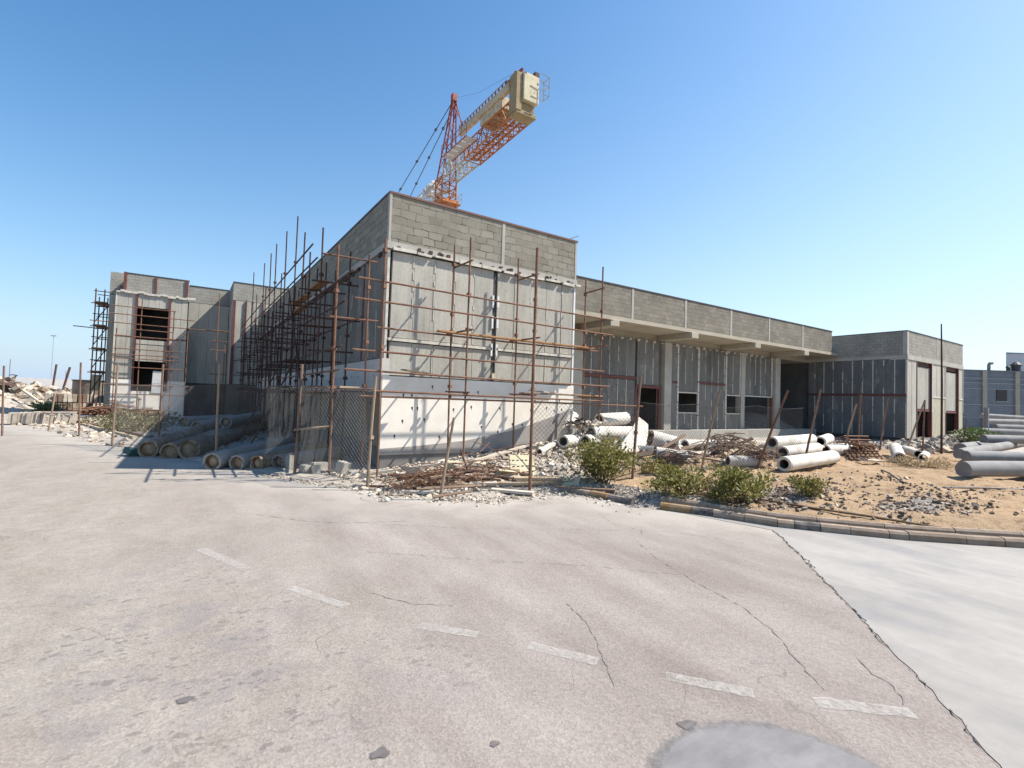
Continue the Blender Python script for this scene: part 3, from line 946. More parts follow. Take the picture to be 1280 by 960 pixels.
# front planks in two tiers, split by a dark slot
mb = MB()
for u0, u1 in ((.14, 3.165), (3.305, 6.17)):
    planks(mb, u0, u1, 3.42, 5.62, .6, 0, r=rp)
    planks(mb, u0, u1, 2.45, 3.30, .6, .002, r=rp)
mb.build('wall_panel', 'panel', hall)
mb = MB()
for u in (.72, 1.32, 1.93, 2.53, 3.92, 4.52, 5.12, 5.72):
    z = 3.45
    mb.box(u - .008, u + .006, .012, .06, 2.5, 5.6)
    while z < 5.6:
        L = rp.uniform(.1, .6)
        if rp.random() < .6: mb.box(u - .02 + rp.uniform(-.006, .006), u + .014, -.004, .05, z, min(z + L, 5.6))
        z += L + rp.uniform(.02, .25)
    if rp.random() < .7: mb.box(u - .014, u + .012, -.003, .05, 2.5, 3.2)
    mb.build('joint_filler', 'mortar', hall); mb = MB()
mb = MB()
mb.box(3.19, 3.28, .04, .15, 2.46, 5.6)
mb.build('slot_post', 'dark_cap', hall)
for z in (4.55, 3.95, 3.15):
    for u in (3.15, 3.32):
        MB().box(u - .028, u + .028, -.04, -.001, z + (.03 if u > 3.2 else 0), z + .36).build('slot_bracket', 'white_steel', hall)
MB().box(3.19, 3.28, -.05, .01, 2.46, 2.66).build('slot_bracket', 'cream', hall)
for u0, u1 in ((.10, 3.16), (3.31, 6.19)):
    MB().box(u0, u1, -.04, .06, 3.325, 3.40).build('white_channel', 'foam', hall)
MB().box(.0, .065, -.012, .10, 2.43, 5.64).build('corner_trim', 'foam', hall)
MB().box(6.19, 6.26, -.012, .10, 2.43, 5.60).build('corner_trim', 'white_steel', hall)
# lintel band with torn foam along its lower edge
mb = MB()
mb.box(-.03, LX + .03, -.035, .2, 5.68, 5.86)
mb.box(-.03, .2, .2, 26, 5.68, 5.86)
mb.build('lintel_band', 'concrete', hall)
mb = MB()
u = .12
while u < LX:
    L = rp.uniform(.15, .75)
    if True:
        mb.obox((u + L / 2, -.06, 5.665 + rp.uniform(-.03, .025)), (L, .05, rp.uniform(.05, .1)), (0, rp.uniform(-.02, .05), 0))
    u += L + rp.uniform(.02, .12)
mb.build('foam_strip', 'foam', hall)
mb = MB()
for k in range(22):
    u = rp.uniform(.2, 6.1)
    mb.obox((u, -.05, 5.73 + rp.uniform(-.04, .05)), (rp.uniform(.04, .1), .05, rp.uniform(.03, .09)), (0, rp.uniform(-.3, .3), 0))
for k in range(40):
    mb.obox((-.04, rp.uniform(.3, 25), 5.62 + rp.uniform(-.04, .05)), (.06, rp.uniform(.06, .4), rp.uniform(.04, .1)), (rp.uniform(-.2, .2), 0, 0))
mb.build('broken_edge', 'rust_dark', hall)
# parapet
mb = MB()
mb.box(0, LX, 0, .2, 5.86, 7.10)
mb.box(0, .2, .2, 26, 5.86, 7.10)
mb.box(LX - .2, LX, .2, 26, 5.86, 7.10)
mb.build('parapet', 'block', hall)
MB().box(-.02, LX + .03, -.03, .22, 7.10, 7.15).build('parapet_cap', 'cap', hall)
MB().box(-.022, .22, .22, 26, 7.10, 7.152).build('parapet_cap', 'dark_cap', hall)
MB().box(3.40, 3.50, -.014, .1, 5.87, 7.09).build('parapet_post', 'concrete', hall)
MB().box(-.004, .055, -.016, .1, 5.86, 7.12).build('parapet_post', 'concrete', hall)
MB().box(6.20, 6.275, -.012, .1, 5.86, 7.10).build('parapet_post', 'concrete', hall)
MB().tube([(5.9, .1, 7.13), (6.75, .5, 7.55)], .012, 5).build('rebar', 'rust_dark', hall)
# side planks
mb = MB()
planks(mb, .14, 26, 2.89, 5.66, .6, 0, axis_='y', r=rp)
mb.build('wall_panel', 'panel_side_shaded', hall)
mb = MB()
for k in range(43):
    y = .14 + .6 * (k + 1)
    mb.box(.012, .06, y - .006, y + .006, 2.95, 5.6)
    z = 2.95
    while z < 5.6:
        L = rp.uniform(.2, 1.2)
        if rp.random() < .35: mb.box(-.004, .05, y - .014, y + .014, z, min(z + L, 5.6))
        z += L + rp.uniform(.05, .4)
    if mb.v: mb.build('joint_filler', 'mortar', hall)
    mb = MB()
for y in (1.93, 5.5, 9.1, 12.7, 16.3, 19.9):
    MB().box(-.02, .05, y - .035, y + .035, 2.9, 5.66).build('wall_post', 'red_steel', hall)
# --- recessed wing under its canopy
mb = MB()
mb.box(6.3, 33.4, 9.0, 9.3, -.2, 6.0)
mb.box(6.3, 33.4, 6.6, 9.0, -.2, .36)
mb.build('core_wall', 'core', hall)
WY = 5.9
mb = MB()
mb.box(LX + .02, 33.6, 3.93, 16, 5.70, 5.88)
mb.build('canopy_slab', 'concrete_warm', hall)
for x in (11.9, 17.65, 23.45, 29.05):
    MB().bevbox(x - .28, x + .28, 3.80, 6.6, 5.40, 5.698, .012).build('canopy_beam', 'concrete_warm', hall)
MB().box(LX + .05, 33.6, 6.05, 6.6, 5.36, 5.697).build('wall_beam', 'concrete_warm', hall)
MB().box(LX + .02, 32.85, 4.0, 4.2, 5.883, 7.33).build('parapet', 'block_grey', hall)
MB().box(LX + .02, 32.88, 3.97, 4.22, 7.332, 7.38).build('parapet_cap', 'dark_cap', hall)
for x in (13.2, 17.1, 21.05, 24.95, 28.9):
    MB().box(x - .07, x + .07, 3.985, 4.1, 5.89, 7.32).build('parapet_post', 'concrete', hall)
MB().box(8.0, 33.4, 5.2, 6.6, -.3, .55).build('floor_slab', 'concrete', hall)
for x in (11.45, 17.98, 29.25):
    MB().bevbox(x - .29, x + .29, 5.72, 6.3, .552, 5.358, .015).build('column', 'concrete', hall)
MB().box(25.1, 25.5, 5.82, 6.2, .552, 5.358).build('column', 'concrete', hall)
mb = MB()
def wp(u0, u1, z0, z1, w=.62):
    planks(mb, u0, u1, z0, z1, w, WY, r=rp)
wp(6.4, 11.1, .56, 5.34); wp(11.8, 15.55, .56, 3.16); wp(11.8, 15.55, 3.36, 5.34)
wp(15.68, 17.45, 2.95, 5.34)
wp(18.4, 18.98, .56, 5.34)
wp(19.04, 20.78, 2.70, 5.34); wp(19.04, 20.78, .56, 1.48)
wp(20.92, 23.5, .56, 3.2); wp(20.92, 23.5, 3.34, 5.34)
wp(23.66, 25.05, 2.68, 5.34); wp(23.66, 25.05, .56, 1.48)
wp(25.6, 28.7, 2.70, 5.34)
mb.build('wall_panel', 'panel_wing_shaded', hall)
mb = MB()
def mj(u, z0, z1, full=.75):
    mb = MB()
    mb.box(u - .01, u + .01, WY + .01, WY + .05, z0, z1)
    z = z0
    while z < z1:
        L = rp.uniform(.2, .9)
        if rp.random() < full: mb.box(u - .022 + rp.uniform(-.008, .008), u + .022, WY - .012, WY + .04, z, min(z + L, z1))
        z += L + rp.uniform(.0, .1)
    if mb.v: mb.build('joint_filler', 'mortar', hall)
for u in np.arange(12.42, 15.5, .62): mj(u, .6, 5.3, .6)
for u in (16.3, 16.92): mj(u, 3.0, 5.3, .6)
for u in (19.66, 20.28): mj(u, .6, 1.45); mj(u, 2.8, 5.3, .3)
for u in (21.54, 22.16, 22.78, 23.4): mj(u, .6, 5.3, .6)
for u in (24.3,): mj(u, .6, 1.45); mj(u, 2.75, 5.3)
for u in (26.2, 26.8, 27.4, 28.0): mj(u, 2.8, 5.3)
mb = MB()
mb = MB()
for u, z0, z1 in ((18.36, .56, 5.34), (19.01, .56, 5.34), (20.86, .56, 5.34), (23.58, .56, 5.34), (25.30 - .22, 2.6, 5.34), (25.55, 2.7, 5.34), (28.75, 2.7, 5.34)):
    z = z0
    while z < z1:
        L = rp.uniform(.3, .9)
        mb.box(u - .05 - rp.uniform(0, .02), u + .05 + rp.uniform(0, .02), WY - .03, WY + .05, z, min(z + L, z1)); z += L + rp.uniform(0, .06)
    mb.build('foam_edge', 'foam', hall); mb = MB()
for u0, u1, z in ((19.02, 20.85, 2.66), (19.02, 20.85, 1.50), (23.6, 25.1, 2.64), (23.6, 25.1, 1.50), (25.55, 28.75, 2.66)):
    MB().box(u0, u1, WY - .034, WY + .05, z - .035, z + .035).build('foam_edge', 'foam', hall)
for u0, u1, z0, z1 in ((11.8, 15.6, 3.18, 3.34), (15.6, 17.6, 2.78, 2.93), (18.4, 18.98, 3.15, 3.27), (20.95, 23.5, 3.21, 3.33)):
    MB().box(u0, u1, WY - .03, WY + .08, z0, z1).build('steel_rail', 'red_steel', hall)
for u in (15.62, 17.5, 28.78):
    MB().box(u - .07, u + .07, WY - .028, WY + .1, .56, 2.78).build('door_post', 'red_steel', hall)
mb = MB()
for k in range(26):
    u = 12 + k * .62
    MB().obox((u, WY - .03, 5.30), (rp.uniform(.1, .2), .08, rp.uniform(.05, .12)), (0, rp.uniform(-.4, .4), 0)).build('broken_edge', 'foam', hall)
# --- right block
RX = 33.66
mb = MB()
mb.box(RX + .2, 43.9, 2.4, 16, -.2, 5.5); mb.box(43.95, 44.15, .25, 16, -.2, 5.5); mb.box(RX + .12, 43.9, .25, 2.35, 5.0, 5.5)
mb.build('core_wall', 'core', hall)
mb = MB()
mb.box(RX, 44.25, 0, .2, 5.57, 7.08)
mb.box(RX, RX + .2, .2, 16, 5.57, 7.08)
mb.build('parapet', 'block_light', hall)
MB().box(RX - .03, 44.28, -.03, 16, 7.082, 7.13).build('parapet_cap', 'dark_cap', hall)
MB().box(RX - .02, RX + .25, -.015, .22, 5.575, 7.075).build('parapet_post', 'concrete', hall)
MB().box(38.9, 39.05, -.014, .1, 5.575, 7.075).build('parapet_post', 'concrete', hall)
mb = MB()
mb.box(RX - .03, 44.28, -.04, .9, 5.28, 5.565)
mb.box(RX - .03, RX + .2, .9, 16, 5.34, 5.565)
mb.build('lintel_band', 'concrete', hall)
mb = MB()
planks(mb, RX + .02, 35.2, .3, 5.27, .75, -.0, r=rp); planks(mb, 38.0, 40.5, 3.05, 5.27, .84, 0, r=rp)
planks(mb, 43.35, 44.2, 3.05, 5.27, .85, 0, r=rp)
planks(mb, 35.35, 37.85, 2.2, 4.95, .63, .10, r=rp); planks(mb, 40.65, 43.2, 2.15, 4.9, .64, .10, r=rp)
mb.build('wall_panel', 'panel', hall)
mb = MB()
planks(mb, 38.0, 40.5, .2, 3.0, 1.3, -.01, r=rp); mb.build('cream_panel', 'panel_cream', hall); mb = MB(); planks(mb, 43.35, 44.2, .2, 3.0, .9, -.01, r=rp)
mb.build('cream_panel', 'panel_cream', hall)
for u in (35.28, 37.92, 40.57, 43.28):
    MB().box(u - .06, u + .06, -.02, .2, .2, 5.27).build('door_post', 'red_steel', hall)
for u0, u1, z in ((35.34, 37.86, 2.1), (40.63, 43.22, 2.05)):
    MB().box(u0, u1, .06, .2, z - .07, z + .07).build('door_head', 'red_steel', hall)
    MB().box(u0, u1, .12, .3, 5.0, 5.25).build('broken_head', 'rust_dark', hall)
mb = MB()
for u in (RX + .02, 37.95, 38.02, 40.5, 44.2):
    MB().box(u - .035, u + .035, -.03, .04, 2.0 if u > 36 else .3, 5.25).build('foam_edge', 'foam', hall)
mb.box(38.0, 40.5, -.035, .04, 2.98, 3.07); mb.box(43.35, 44.2, -.035, .04, 2.98, 3.07)
mb.build('foam_edge', 'foam', hall)
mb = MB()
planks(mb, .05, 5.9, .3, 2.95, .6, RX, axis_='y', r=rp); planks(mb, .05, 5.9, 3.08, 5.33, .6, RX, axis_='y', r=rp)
mb.build('wall_panel', 'panel_face_shaded', hall)
mb = MB()
for k in range(10):
    y = .05 + .6 * (k + .0) + .0
    mb.box(RX + .01, RX + .05, y - .008, y + .008, .35, 2.9); mb.box(RX + .011, RX + .05, y - .008, y + .008, 2.9, 5.3)
    for z0, z1 in ((.35, 2.9), (3.12, 5.3)):
        z = z0
        while z < z1:
            L = rp.uniform(.3, 1.1)
            if rp.random() < .75: mb.box(RX - .012, RX + .04, y - .03, y + .03, z, min(z + L, z1))
            z += L + rp.uniform(0, .1)
    if mb.v: mb.build('joint_filler', 'mortar', hall)
    mb = MB()
MB().box(RX - .03, RX + .05, .02, 5.9, 2.96, 3.07).build('steel_rail', 'red_steel', hall)

# ------------------------------------------------------------------ two-storey building at the end of the yard
H2 = 9.33
two = thing('two_storey_building', 'two-storey bare concrete building with big empty window openings at the far end of the yard', 'building', (0, 0, 0))
FY = 28.0
mb = MB()
mb.box(-8.0, -4.3, 31.4, 31.7, 0, 8.5)                       # rooms behind the openings
mb.box(-8.0, -4.3, FY + .3, 31.4, 4.1, 4.4); mb.box(-8.0, -4.3, FY + .3, 31.4, 8.2, 8.5)
mb.box(-8.05, -7.9, FY + .3, 31.4, 0, 8.2); mb.box(-4.5, -4.35, FY + .3, 31.4, 0, 8.2)
mb.box(-4.3, 6, 29.8, 40, 0, 8.2); mb.box(-1.55, 6, 26.4, 29.8, 0, 8.2)
mb.build('core_wall', 'core', two)
mb = MB()
def tp(u0, u1, z0, z1, y=FY, w=.6):
    planks(mb, u0, u1, z0, z1, w, y, .2, r=rp)
tp(-8.1, -7.1, 2.47, 8.1); tp(-5.25, -4.28, 2.47, 8.1); tp(-7.0, -5.3, 7.25, 8.1, FY, .57)
tp(-7.0, -5.3, 3.68, 4.75); tp(-4.24, -1.77, 2.4, 8.1, 29.5, .62); tp(-1.72, 3.0, 2.4, 8.1, 26.2, .62)
tp(-8.68, -8.05, .2, 8.1, 30)
planks(mb, 26.25, 29.45, 2.4, 8.1, .6, -1.75, .15, 'y', r=rp)
planks(mb, 28.2, 30, .2, 8.1, .6, -8.1, .1, 'y', r=rp)
mb.build('wall_panel', 'panel', two)
mb = MB(); tp(-7.0, -5.35, 4.8, 5.08); mb.build('window_spandrel', 'panel', two)
mb = MB()
mb.box(-8.14, -7.1, FY - .03, FY + .2, 0, 2.45); mb.box(-5.35, -4.22, FY - .03, FY + .2, 0, 2.45); mb.box(-7.1, -5.35, FY - .03, FY + .2, 0, 1.72)
mb.build('base_wall', 'white_wall', two)
MB().box(-4.22, -1.72, 29.47, 29.7, 0, 2.38).build('base_wall', 'dirty_shade', two); MB().box(-1.76, 3, 26.17, 26.4, 0, 2.38).build('base_wall', 'dirty_shade', two)
MB().box(-1.79, -1.6, 26.41, 29.46, 0, 2.38).build('base_wall', 'dirty_shade', two)
mb = MB()
mb.box(-7.8, -4.28, FY + .1, FY + .3, 8.18, H2); mb.box(-7.8, -7.6, FY + .3, 31.6, 8.18, H2)
mb.box(-4.28, -1.75, 29.5, 29.7, 8.12, H2 - .05); mb.box(-1.75, 3.5, 26.2, 26.4, 8.12, H2)
mb.box(-1.75, -1.55, 26.4, 29.5, 8.12, H2); mb.box(-8.68, -7.6, 30.02, 30.2, 8.12, 9.65)
mb.build('parapet', 'block_light', two)
mb = MB()
mb.box(-7.82, -4.26, FY + .07, FY + .32, H2 + .002, H2 + .05); mb.box(-4.25, -1.77, 29.47, 29.72, H2 - .048, H2); mb.box(-1.77, 3.5, 26.17, 26.42, H2 + .002, H2 + .05)
mb.box(-1.77, -1.53, 26.42, 29.46, H2 + .002, H2 + .05)
mb.build('parapet_cap', 'dark_cap', two)
mb = MB()
u = -8.1
while u < -4.3:
    L = rp.uniform(.15, .6)
    mb.obox((u + L / 2, FY - .04, 8.12 + rp.uniform(-.06, .05)), (L, .12, rp.uniform(.07, .16)), (0, rp.uniform(-.06, .06), 0)); u += L
mb.build('foam_strip', 'foam', two)
for x, y, z0, z1, w in ((-7.72, FY + .08, 8.2, H2 + .06, .16), (-6.1, FY + .08, 8.2, H2, .10), (-4.38, FY + .08, 8.2, H2 + .04, .14), (-7.07, FY - .02, 1.75, 8.1, .10), (-5.28, FY - .02, 1.75, 8.1, .12), (-1.65, 26.16, 2.4, 8.1, .16), (-.95, 26.16, 2.4, 8.1, .10), (.1, 26.16, 2.4, 8.1, .08)):
    MB().box(x - w / 2, x + w / 2, y - .06, y + .05, z0, z1).build('steel_post', 'red_steel', two)
MB().box(-8.14, -8.08, FY - .03, FY + .1, 2.46, 8.1).build('corner_trim', 'foam', two)
MB().obox((-5.75, FY - .06, 2.35), (.55, .05, 1.45), (0, .03, 0)).build('window_board', 'white_sack', two)
MB().box(-8.1, -4.28, FY - .01, FY + .15, 5.2, 5.28).build('steel_rail', 'red_steel', two)

# ------------------------------------------------------------------ far right: blue hall and the white block behind it
def frame_pt(o, ux, uy, a, d, z):
    return (o[0] + ux[0] * a + uy[0] * d, o[1] + ux[1] * a + uy[1] * d, z)
blue = thing('blue_hall', 'blue-grey clad hall with tan piers and small dark windows at the far right', 'building', (80.4, 6.1, 0))
O = (80.4, 6.1); UX = Vector((.835, -.55, 0)).normalized(); UY = Vector((.55, .835, 0)).normalized()
def bbox(mb, a0, a1, d0, d1, z0, z1):
    P = [frame_pt(O, UX, UY, a, d, z) for z in (z0, z1) for a, d in ((a0, d0), (a1, d0), (a1, d1), (a0, d1))]
    return mb.add(P, [(3, 2, 1, 0), (4, 5, 6, 7), (0, 1, 5, 4), (1, 2, 6, 5), (2, 3, 7, 6), (3, 0, 4, 7)])
mb = MB()
for k in range(24):
    bbox(mb, -14, 14, .02 * (k % 2), 12, k * .312, k * .312 + .306)
mb.build('wall', 'blue_clad', blue)
for a in (-1.3, 2.8, 7.4, -6):
    bbox(MB(), a - .28, a + .28, -.16, .05, 0, 7.5).build('pier', 'tan_post', blue)
for z in (1.6, 3.2, 5.2, 5.9, 6.5):
    bbox(MB(), -14, 14, -.07, -.01, z, z + .09).build('cladding_rail', 'blue_band', blue)
for a0, a1 in ((.25, 1.55), (4.3, 6.2)):
    f = bbox(MB(), a0, a1, -.06, .02, 3.75, 5.15).build('window', 'glass_dark', blue)
    bbox(MB(), a0 - .08, a1 + .08, -.14, -.065, 3.66, 3.745).build('sill', 'blue_band', f)
bbox(MB(), -14, 14, -.1, 12, 7.49, 7.6).build('roof', 'blue_clad', blue)
WA = 9.5
white = thing('white_block', 'plain pale flat-roofed block rising behind the blue-grey hall', 'building', (88, 12, 0))
WV = Vector((.985, .17, 0))
def wbox(mb, e, z0, z1):
    p0 = Vector(frame_pt(O, UX, UY, WA - e, 8 - e, 0)); p1 = p0 + UX * (15 + 2 * e); q = WV * (12 + 2 * e)
    P = [Vector((p.x, p.y, z)) for z in (z0, z1) for p in (p0, p1, p1 + q, p0 + q)]
    return mb.add(P, [(3, 2, 1, 0), (4, 5, 6, 7), (0, 1, 5, 4), (1, 2, 6, 5), (2, 3, 7, 6), (3, 0, 4, 7)])
wbox(MB(), 0, 0, 10.8).build('wall', 'far_white', white)
wbox(MB(), .08, 10.805, 10.95).build('roof', 'blue_band', white)
for i, (a, w, h, bend) in enumerate(((-.1, .35, .95, True), (2.35, .4, .7, False), (3.35, .9, 1.2, False), (5.3, .5, .65, False))):
    p = frame_pt(O, UX, UY, a, .6, 7.6)
    mb = MB()
    if bend:
        mb.tube([p, (p[0], p[1], 7.6 + h * .75), (p[0] + UX.x * .1, p[1] + UX.y * .1, 7.6 + h * .95), (p[0] + UX.x * .45, p[1] + UX.y * .45, 7.6 + h)], w / 2, 10)
    else:
        mb.tube([p, (p[0], p[1], 7.6 + h * .6)], w / 2, 10)
        mb.tube([(p[0], p[1], 7.6 + h * .6), (p[0], p[1], 7.6 + h * .7), (p[0], p[1], 7.6 + h)], [w * .65, w * .65, w * .2], 10)
    o = mb.build('roof_vent', 'girder' if bend else 'dark_cap', None, p)
    tag(o, ['bent grey pipe vent on the blue hall roof edge', 'small dark capped vent left of the pair by the white block', 'largest dark capped vent on the blue hall roof', 'dark low vent furthest right on the blue hall roof'][i], 'vent', 'vents on the blue hall roof')
# ------------------------------------------------------------------ tower crane behind the building
CX, CY, CZ = 16.9, 33.0, 23.3
crane = thing('tower_crane', 'orange and cream tower crane standing behind the building with its counter-jib towards the road', 'crane', (CX, CY, 0))
def truss(mb, a, b, w, h, n, r=.06, rb=.035, tri=False, side=Vector((1, 0, 0)), up=Vector((0, 0, 1)), taper=1.0):
    a, b = Vector(a), Vector(b)
    off = [side * (-w / 2), side * (w / 2), side * (w / 2) + up * h, side * (-w / 2) + up * h]
    if tri: off = [side * (-w / 2), side * (w / 2), up * h]
    k = len(off)
    def P(i, u):
        f = 1 + (taper - 1) * u
        return a + (b - a) * u + off[i] * f
    for i in range(k):
        mb.tube([P(i, 0), P(i, 1)], [r, r], 6)
    for s in range(n):
        u0, u1 = s / n, (s + 1) / n
        for i in range(k):
            j = (i + 1) % k
            mb.tube([P(i, u0), P(j, u0)], rb, 4, False)
            if s % 2 == 0: mb.tube([P(i, u0), P(j, u1)], rb, 4, False)
            else: mb.tube([P(j, u0), P(i, u1)], rb, 4, False)
    for i in range(k):
        mb.tube([P(i, 1), P((i + 1) % k, 1)], rb, 4, False)
    return mb
Xs = Vector((1, 0, 0)); Ys = Vector((0, 1, 0))
mb = MB()
# mast: four legs with cross bracing, one metre and a half square
def mast(mb, x, y, z0, z1, w, n, r=.07, rb=.04):
    for sx in (-1, 1):
        for sy in (-1, 1):
            mb.tube([(x + sx * w / 2, y + sy * w / 2, z0), (x + sx * w / 2, y + sy * w / 2, z1)], r, 6)
    for k in range(n):
        a, c = z0 + (z1 - z0) * k / n, z0 + (z1 - z0) * (k + 1) / n
        pts = [(-1, -1), (1, -1), (1, 1), (-1, 1)]
        for i in range(4):
            p, q = pts[i], pts[(i + 1) % 4]
            if k % 2: p, q = q, p
            mb.tube([(x + p[0] * w / 2, y + p[1] * w / 2, a), (x + q[0] * w / 2, y + q[1] * w / 2, c)], rb, 4, False)
            mb.tube([(x + p[0] * w / 2, y + p[1] * w / 2, c), (x + q[0] * w / 2, y + q[1] * w / 2, c)], rb, 4, False)
    return mb
mast(MB(), CX, CY, 0, 21.2, 1.6, 14).build('mast', 'crane_orange', crane)
mast(MB(), CX, CY, 21.6, 24.0, 1.55, 3, .09, .06).build('slewing_tower', 'crane_orange', crane)
mb = MB()
mb.bevbox(CX - 1.2, CX + 1.2, CY - 1.2, CY + 1.2, 21.3, 21.42, .03)
mb.bevbox(CX - 1.0, CX + 1.0, CY - 1.0, CY + 1.0, 21.45, 21.75, .03)
mb.build('slewing_platform', 'crane_orange', crane)
mb = MB()
c4 = [(-1.2, -1.2), (1.2, -1.2), (1.2, 1.2), (-1.2, 1.2)]
for i in range(4):
    p, q = c4[i], c4[(i + 1) % 4]
    for h in (.5, 1.0):
        mb.tube([(CX + p[0], CY + p[1], 21.45 + h), (CX + q[0], CY + q[1], 21.45 + h)], .025, 4)
    for u in (0, .33, .66):
        x, y = CX + p[0] + (q[0] - p[0]) * u, CY + p[1] + (q[1] - p[1]) * u
        mb.tube([(x, y, 21.45), (x, y, 22.45)], .025, 4)
mb.build('platform_rail', 'crane_beige', crane)
# tower head: slim tapering lattice, leaning a little to the counter-jib
mb = MB()
top = Vector((CX, 31.85, 31.9))
base = [Vector((CX + sx * .7, CY + sy * .7, 24.0)) for sx, sy in ((-1, -1), (1, -1), (1, 1), (-1, 1))]
tip = [top + Vector((sx * .16, sy * .16, -.3)) for sx, sy in ((-1, -1), (1, -1), (1, 1), (-1, 1))]
for i in range(4):
    mb.tube([base[i], tip[i]], .075, 6)
    for k in range(8):
        u0, u1 = k / 8, (k + 1) / 8
        j = (i + 1) % 4
        p = base[i].lerp(tip[i], u0 if k % 2 else u1); q = base[j].lerp(tip[j], u1 if k % 2 else u0)
        mb.tube([p, q], .035, 4, False)
mb.obox(top, (.5, .5, .7))
mb.build('tower_head', 'crane_red', crane)
# counter-jib: pale root section, then orange lattice out to the weights
truss(MB(), (CX, 32.2, 23.6), (CX, 27.6, 23.7), 1.5, 1.25, 6, .075, .04, side=Xs).build('counter_jib_root', 'crane_beige', crane)
truss(MB(), (CX, 27.55, 23.7), (CX, 19.6, 24.0), 1.7, 1.35, 10, .075, .045, side=Xs).build('counter_jib', 'crane_orange', crane)
mb = MB()
for k in range(14):
    y = 27.3 - k * .56
    mb.beam((CX - .8, y, 23.78 + (27.3 - y) * .037), (CX + .8, y - .5, 23.8 + (27.8 - y) * .037), .05, .05)
    mb.beam((CX + .2, y, 23.78 + (27.3 - y) * .037), (CX - .7, y - .5, 23.8 + (27.8 - y) * .037), .05, .05)
mb.beam((CX - .2, 27.3, 23.82), (CX - .2, 20, 24.08), .14, .12); mb.beam((CX + .3, 27.3, 23.82), (CX + .3, 20, 24.08), .12, .12)
mb.build('deck_bracing', 'crane_orange', crane)
mb = MB()
for k in range(5):
    y = 29.6 - k * .95
    mb.box(CX - 2.1, CX - 1.0, y - .82, y, 24.35, 24.40)
mb.build('walkway', 'walk', crane)
mb = MB()
for z in (24.95, 25.5):
    mb.tube([(CX - 2.1, 29.8, z), (CX - 2.1, 24.8, z)], .03, 4)
for k in range(6):
    mb.tube([(CX - 2.1, 29.8 - k, 24.4), (CX - 2.1, 29.8 - k, 25.5)], .03, 4)
mb.tube([(CX - 2.1, 29.8, 24.33), (CX - 2.1, 24.8, 24.33)], .05, 4); mb.tube([(CX - 1.0, 29.8, 24.33), (CX - 1.0, 24.8, 24.33)], .05, 4)
mb.build('walkway_rail', 'crane_red', crane)
MB().bevbox(CX - 1.2, CX - .8, 19.7, 28.2, 26.05, 26.65, .04).build('machinery_deck', 'crane_beige', crane)
MB().bevbox(CX - 1.0, CX + .7, 21.0, 24.5, 25.3, 26.3, .05).build('winch_house', 'crane_beige', crane)
mb = MB()
for k in range(16):
    y = 28.0 - k * .52
    mb.box(CX - 1.23, CX - 1.18, y - .2, y, 26.62, 26.85)
mb.tube([(CX - 1.2, 28.1, 26.9), (CX - 1.2, 19.9, 26.9)], .03, 4)
mb.build('deck_rail', 'rust', crane)
mb = MB()
mb.bevbox(CX - .5, CX + .95, 18.6, 19.6, 25.0, 27.2, .05)
mb.build('counterweight', 'counterweight', crane)
MB().bevbox(CX - 1.1, CX - .55, 18.75, 19.75, 24.1, 27.1, .05).build('counterweight', 'counter_dark', crane)
MB().bevbox(CX - .53, CX + .8, 19.0, 19.7, 24.3, 24.97, .04).build('counterweight', 'counter_dark', crane)
MB().bevbox(CX - 1.0, CX + .9, 18.8, 19.9, 23.9, 24.25, .04).build('counterweight', 'counter_dark', crane)
mb = MB()
for x, z in ((-.35, 27.1), (.8, 26.6), (.5, 25.8), (.1, 26.2)):
    mb.obox((CX + x, 18.6, z), (.13, .012, .15) if x in (-.35, .8) else (.07, .012, .07))
mb.build('lifting_eye', 'hole', crane)
mb = MB()
mb.beam((CX - .9, 19.6, 26.5), (CX - .4, 19.0, 27.6), .18, .18); mb.beam((CX - .9, 20.6, 27.0), (CX - .4, 19.0, 27.6), .14, .14)
mb.beam((CX - .9, 19.6, 26.0), (CX - .9, 19.2, 27.3), .16, .16)
mb.build('end_frame', 'crane_red', crane)
mb = MB()
mb.obox((CX + .75, 18.8, 27.38), (.4, .36, .34))
mb.build('lamp_housing', 'rust_dark', crane)
mb = MB()
for y in (18.2, 18.9):
    for x0, z0, x1, z1 in ((.95, 25.7, 1.6, 25.7), (1.6, 25.7, 1.6, 27.2), (1.6, 27.2, .9, 27.3), (.95, 26.5, 1.6, 26.5)):
        mb.tube([(CX + x0, y, z0), (CX + x1, y, z1)], .035, 4)
for z in (25.7, 26.5, 27.2):
    mb.tube([(CX + 1.6, 18.2, z), (CX + 1.6, 18.9, z)], .035, 4)
mb.build('end_rail', 'crane_beige', crane)
# main jib running away from the road
truss(MB(), (CX, 33.8, 23.4), (CX, 64, 23.6), 1.3, 1.3, 34, .06, .035, tri=True, side=Xs).build('main_jib', 'crane_white', crane)
mb = MB()
for k in range(14):
    mb.obox((CX + rnd.uniform(-.5, .5), 35.2 + k * .22, 23.7 + rnd.uniform(0, 1.2)), (.5, .3, .35), (rnd.uniform(-.6, .6), 0, rnd.uniform(-.6, .6)))
mb.build('operator_cab_frame', 'crane_white', crane)
for dx in (-.45, .45):
    a, e = top + Vector((dx * .4, .1, -.5)), Vector((CX + dx * 1.4, 51.5 if dx < 0 else 47.5, 24.75))
    mb = MB()
    mb.tube([a, e], .045, 5)
    for u in (.18, .42, .66, .85):
        p = a.lerp(e, u); mb.obox(p, (.2, .3, .2))
    mb.build('tie_bar', 'cable', crane)
    e = Vector((CX + dx, 28.3 if dx < 0 else 29.0, 26.9 if dx < 0 else 25.1))
    a = top + Vector((dx * .4, -.2, -.6))
    mb = MB(); mb.tube([a, e], .045, 5)
    for u in (.2, .45, .7, .95): mb.obox(a.lerp(e, u), (.16, .16, .16))
    mb.build('tie_bar', 'crane_red', crane)
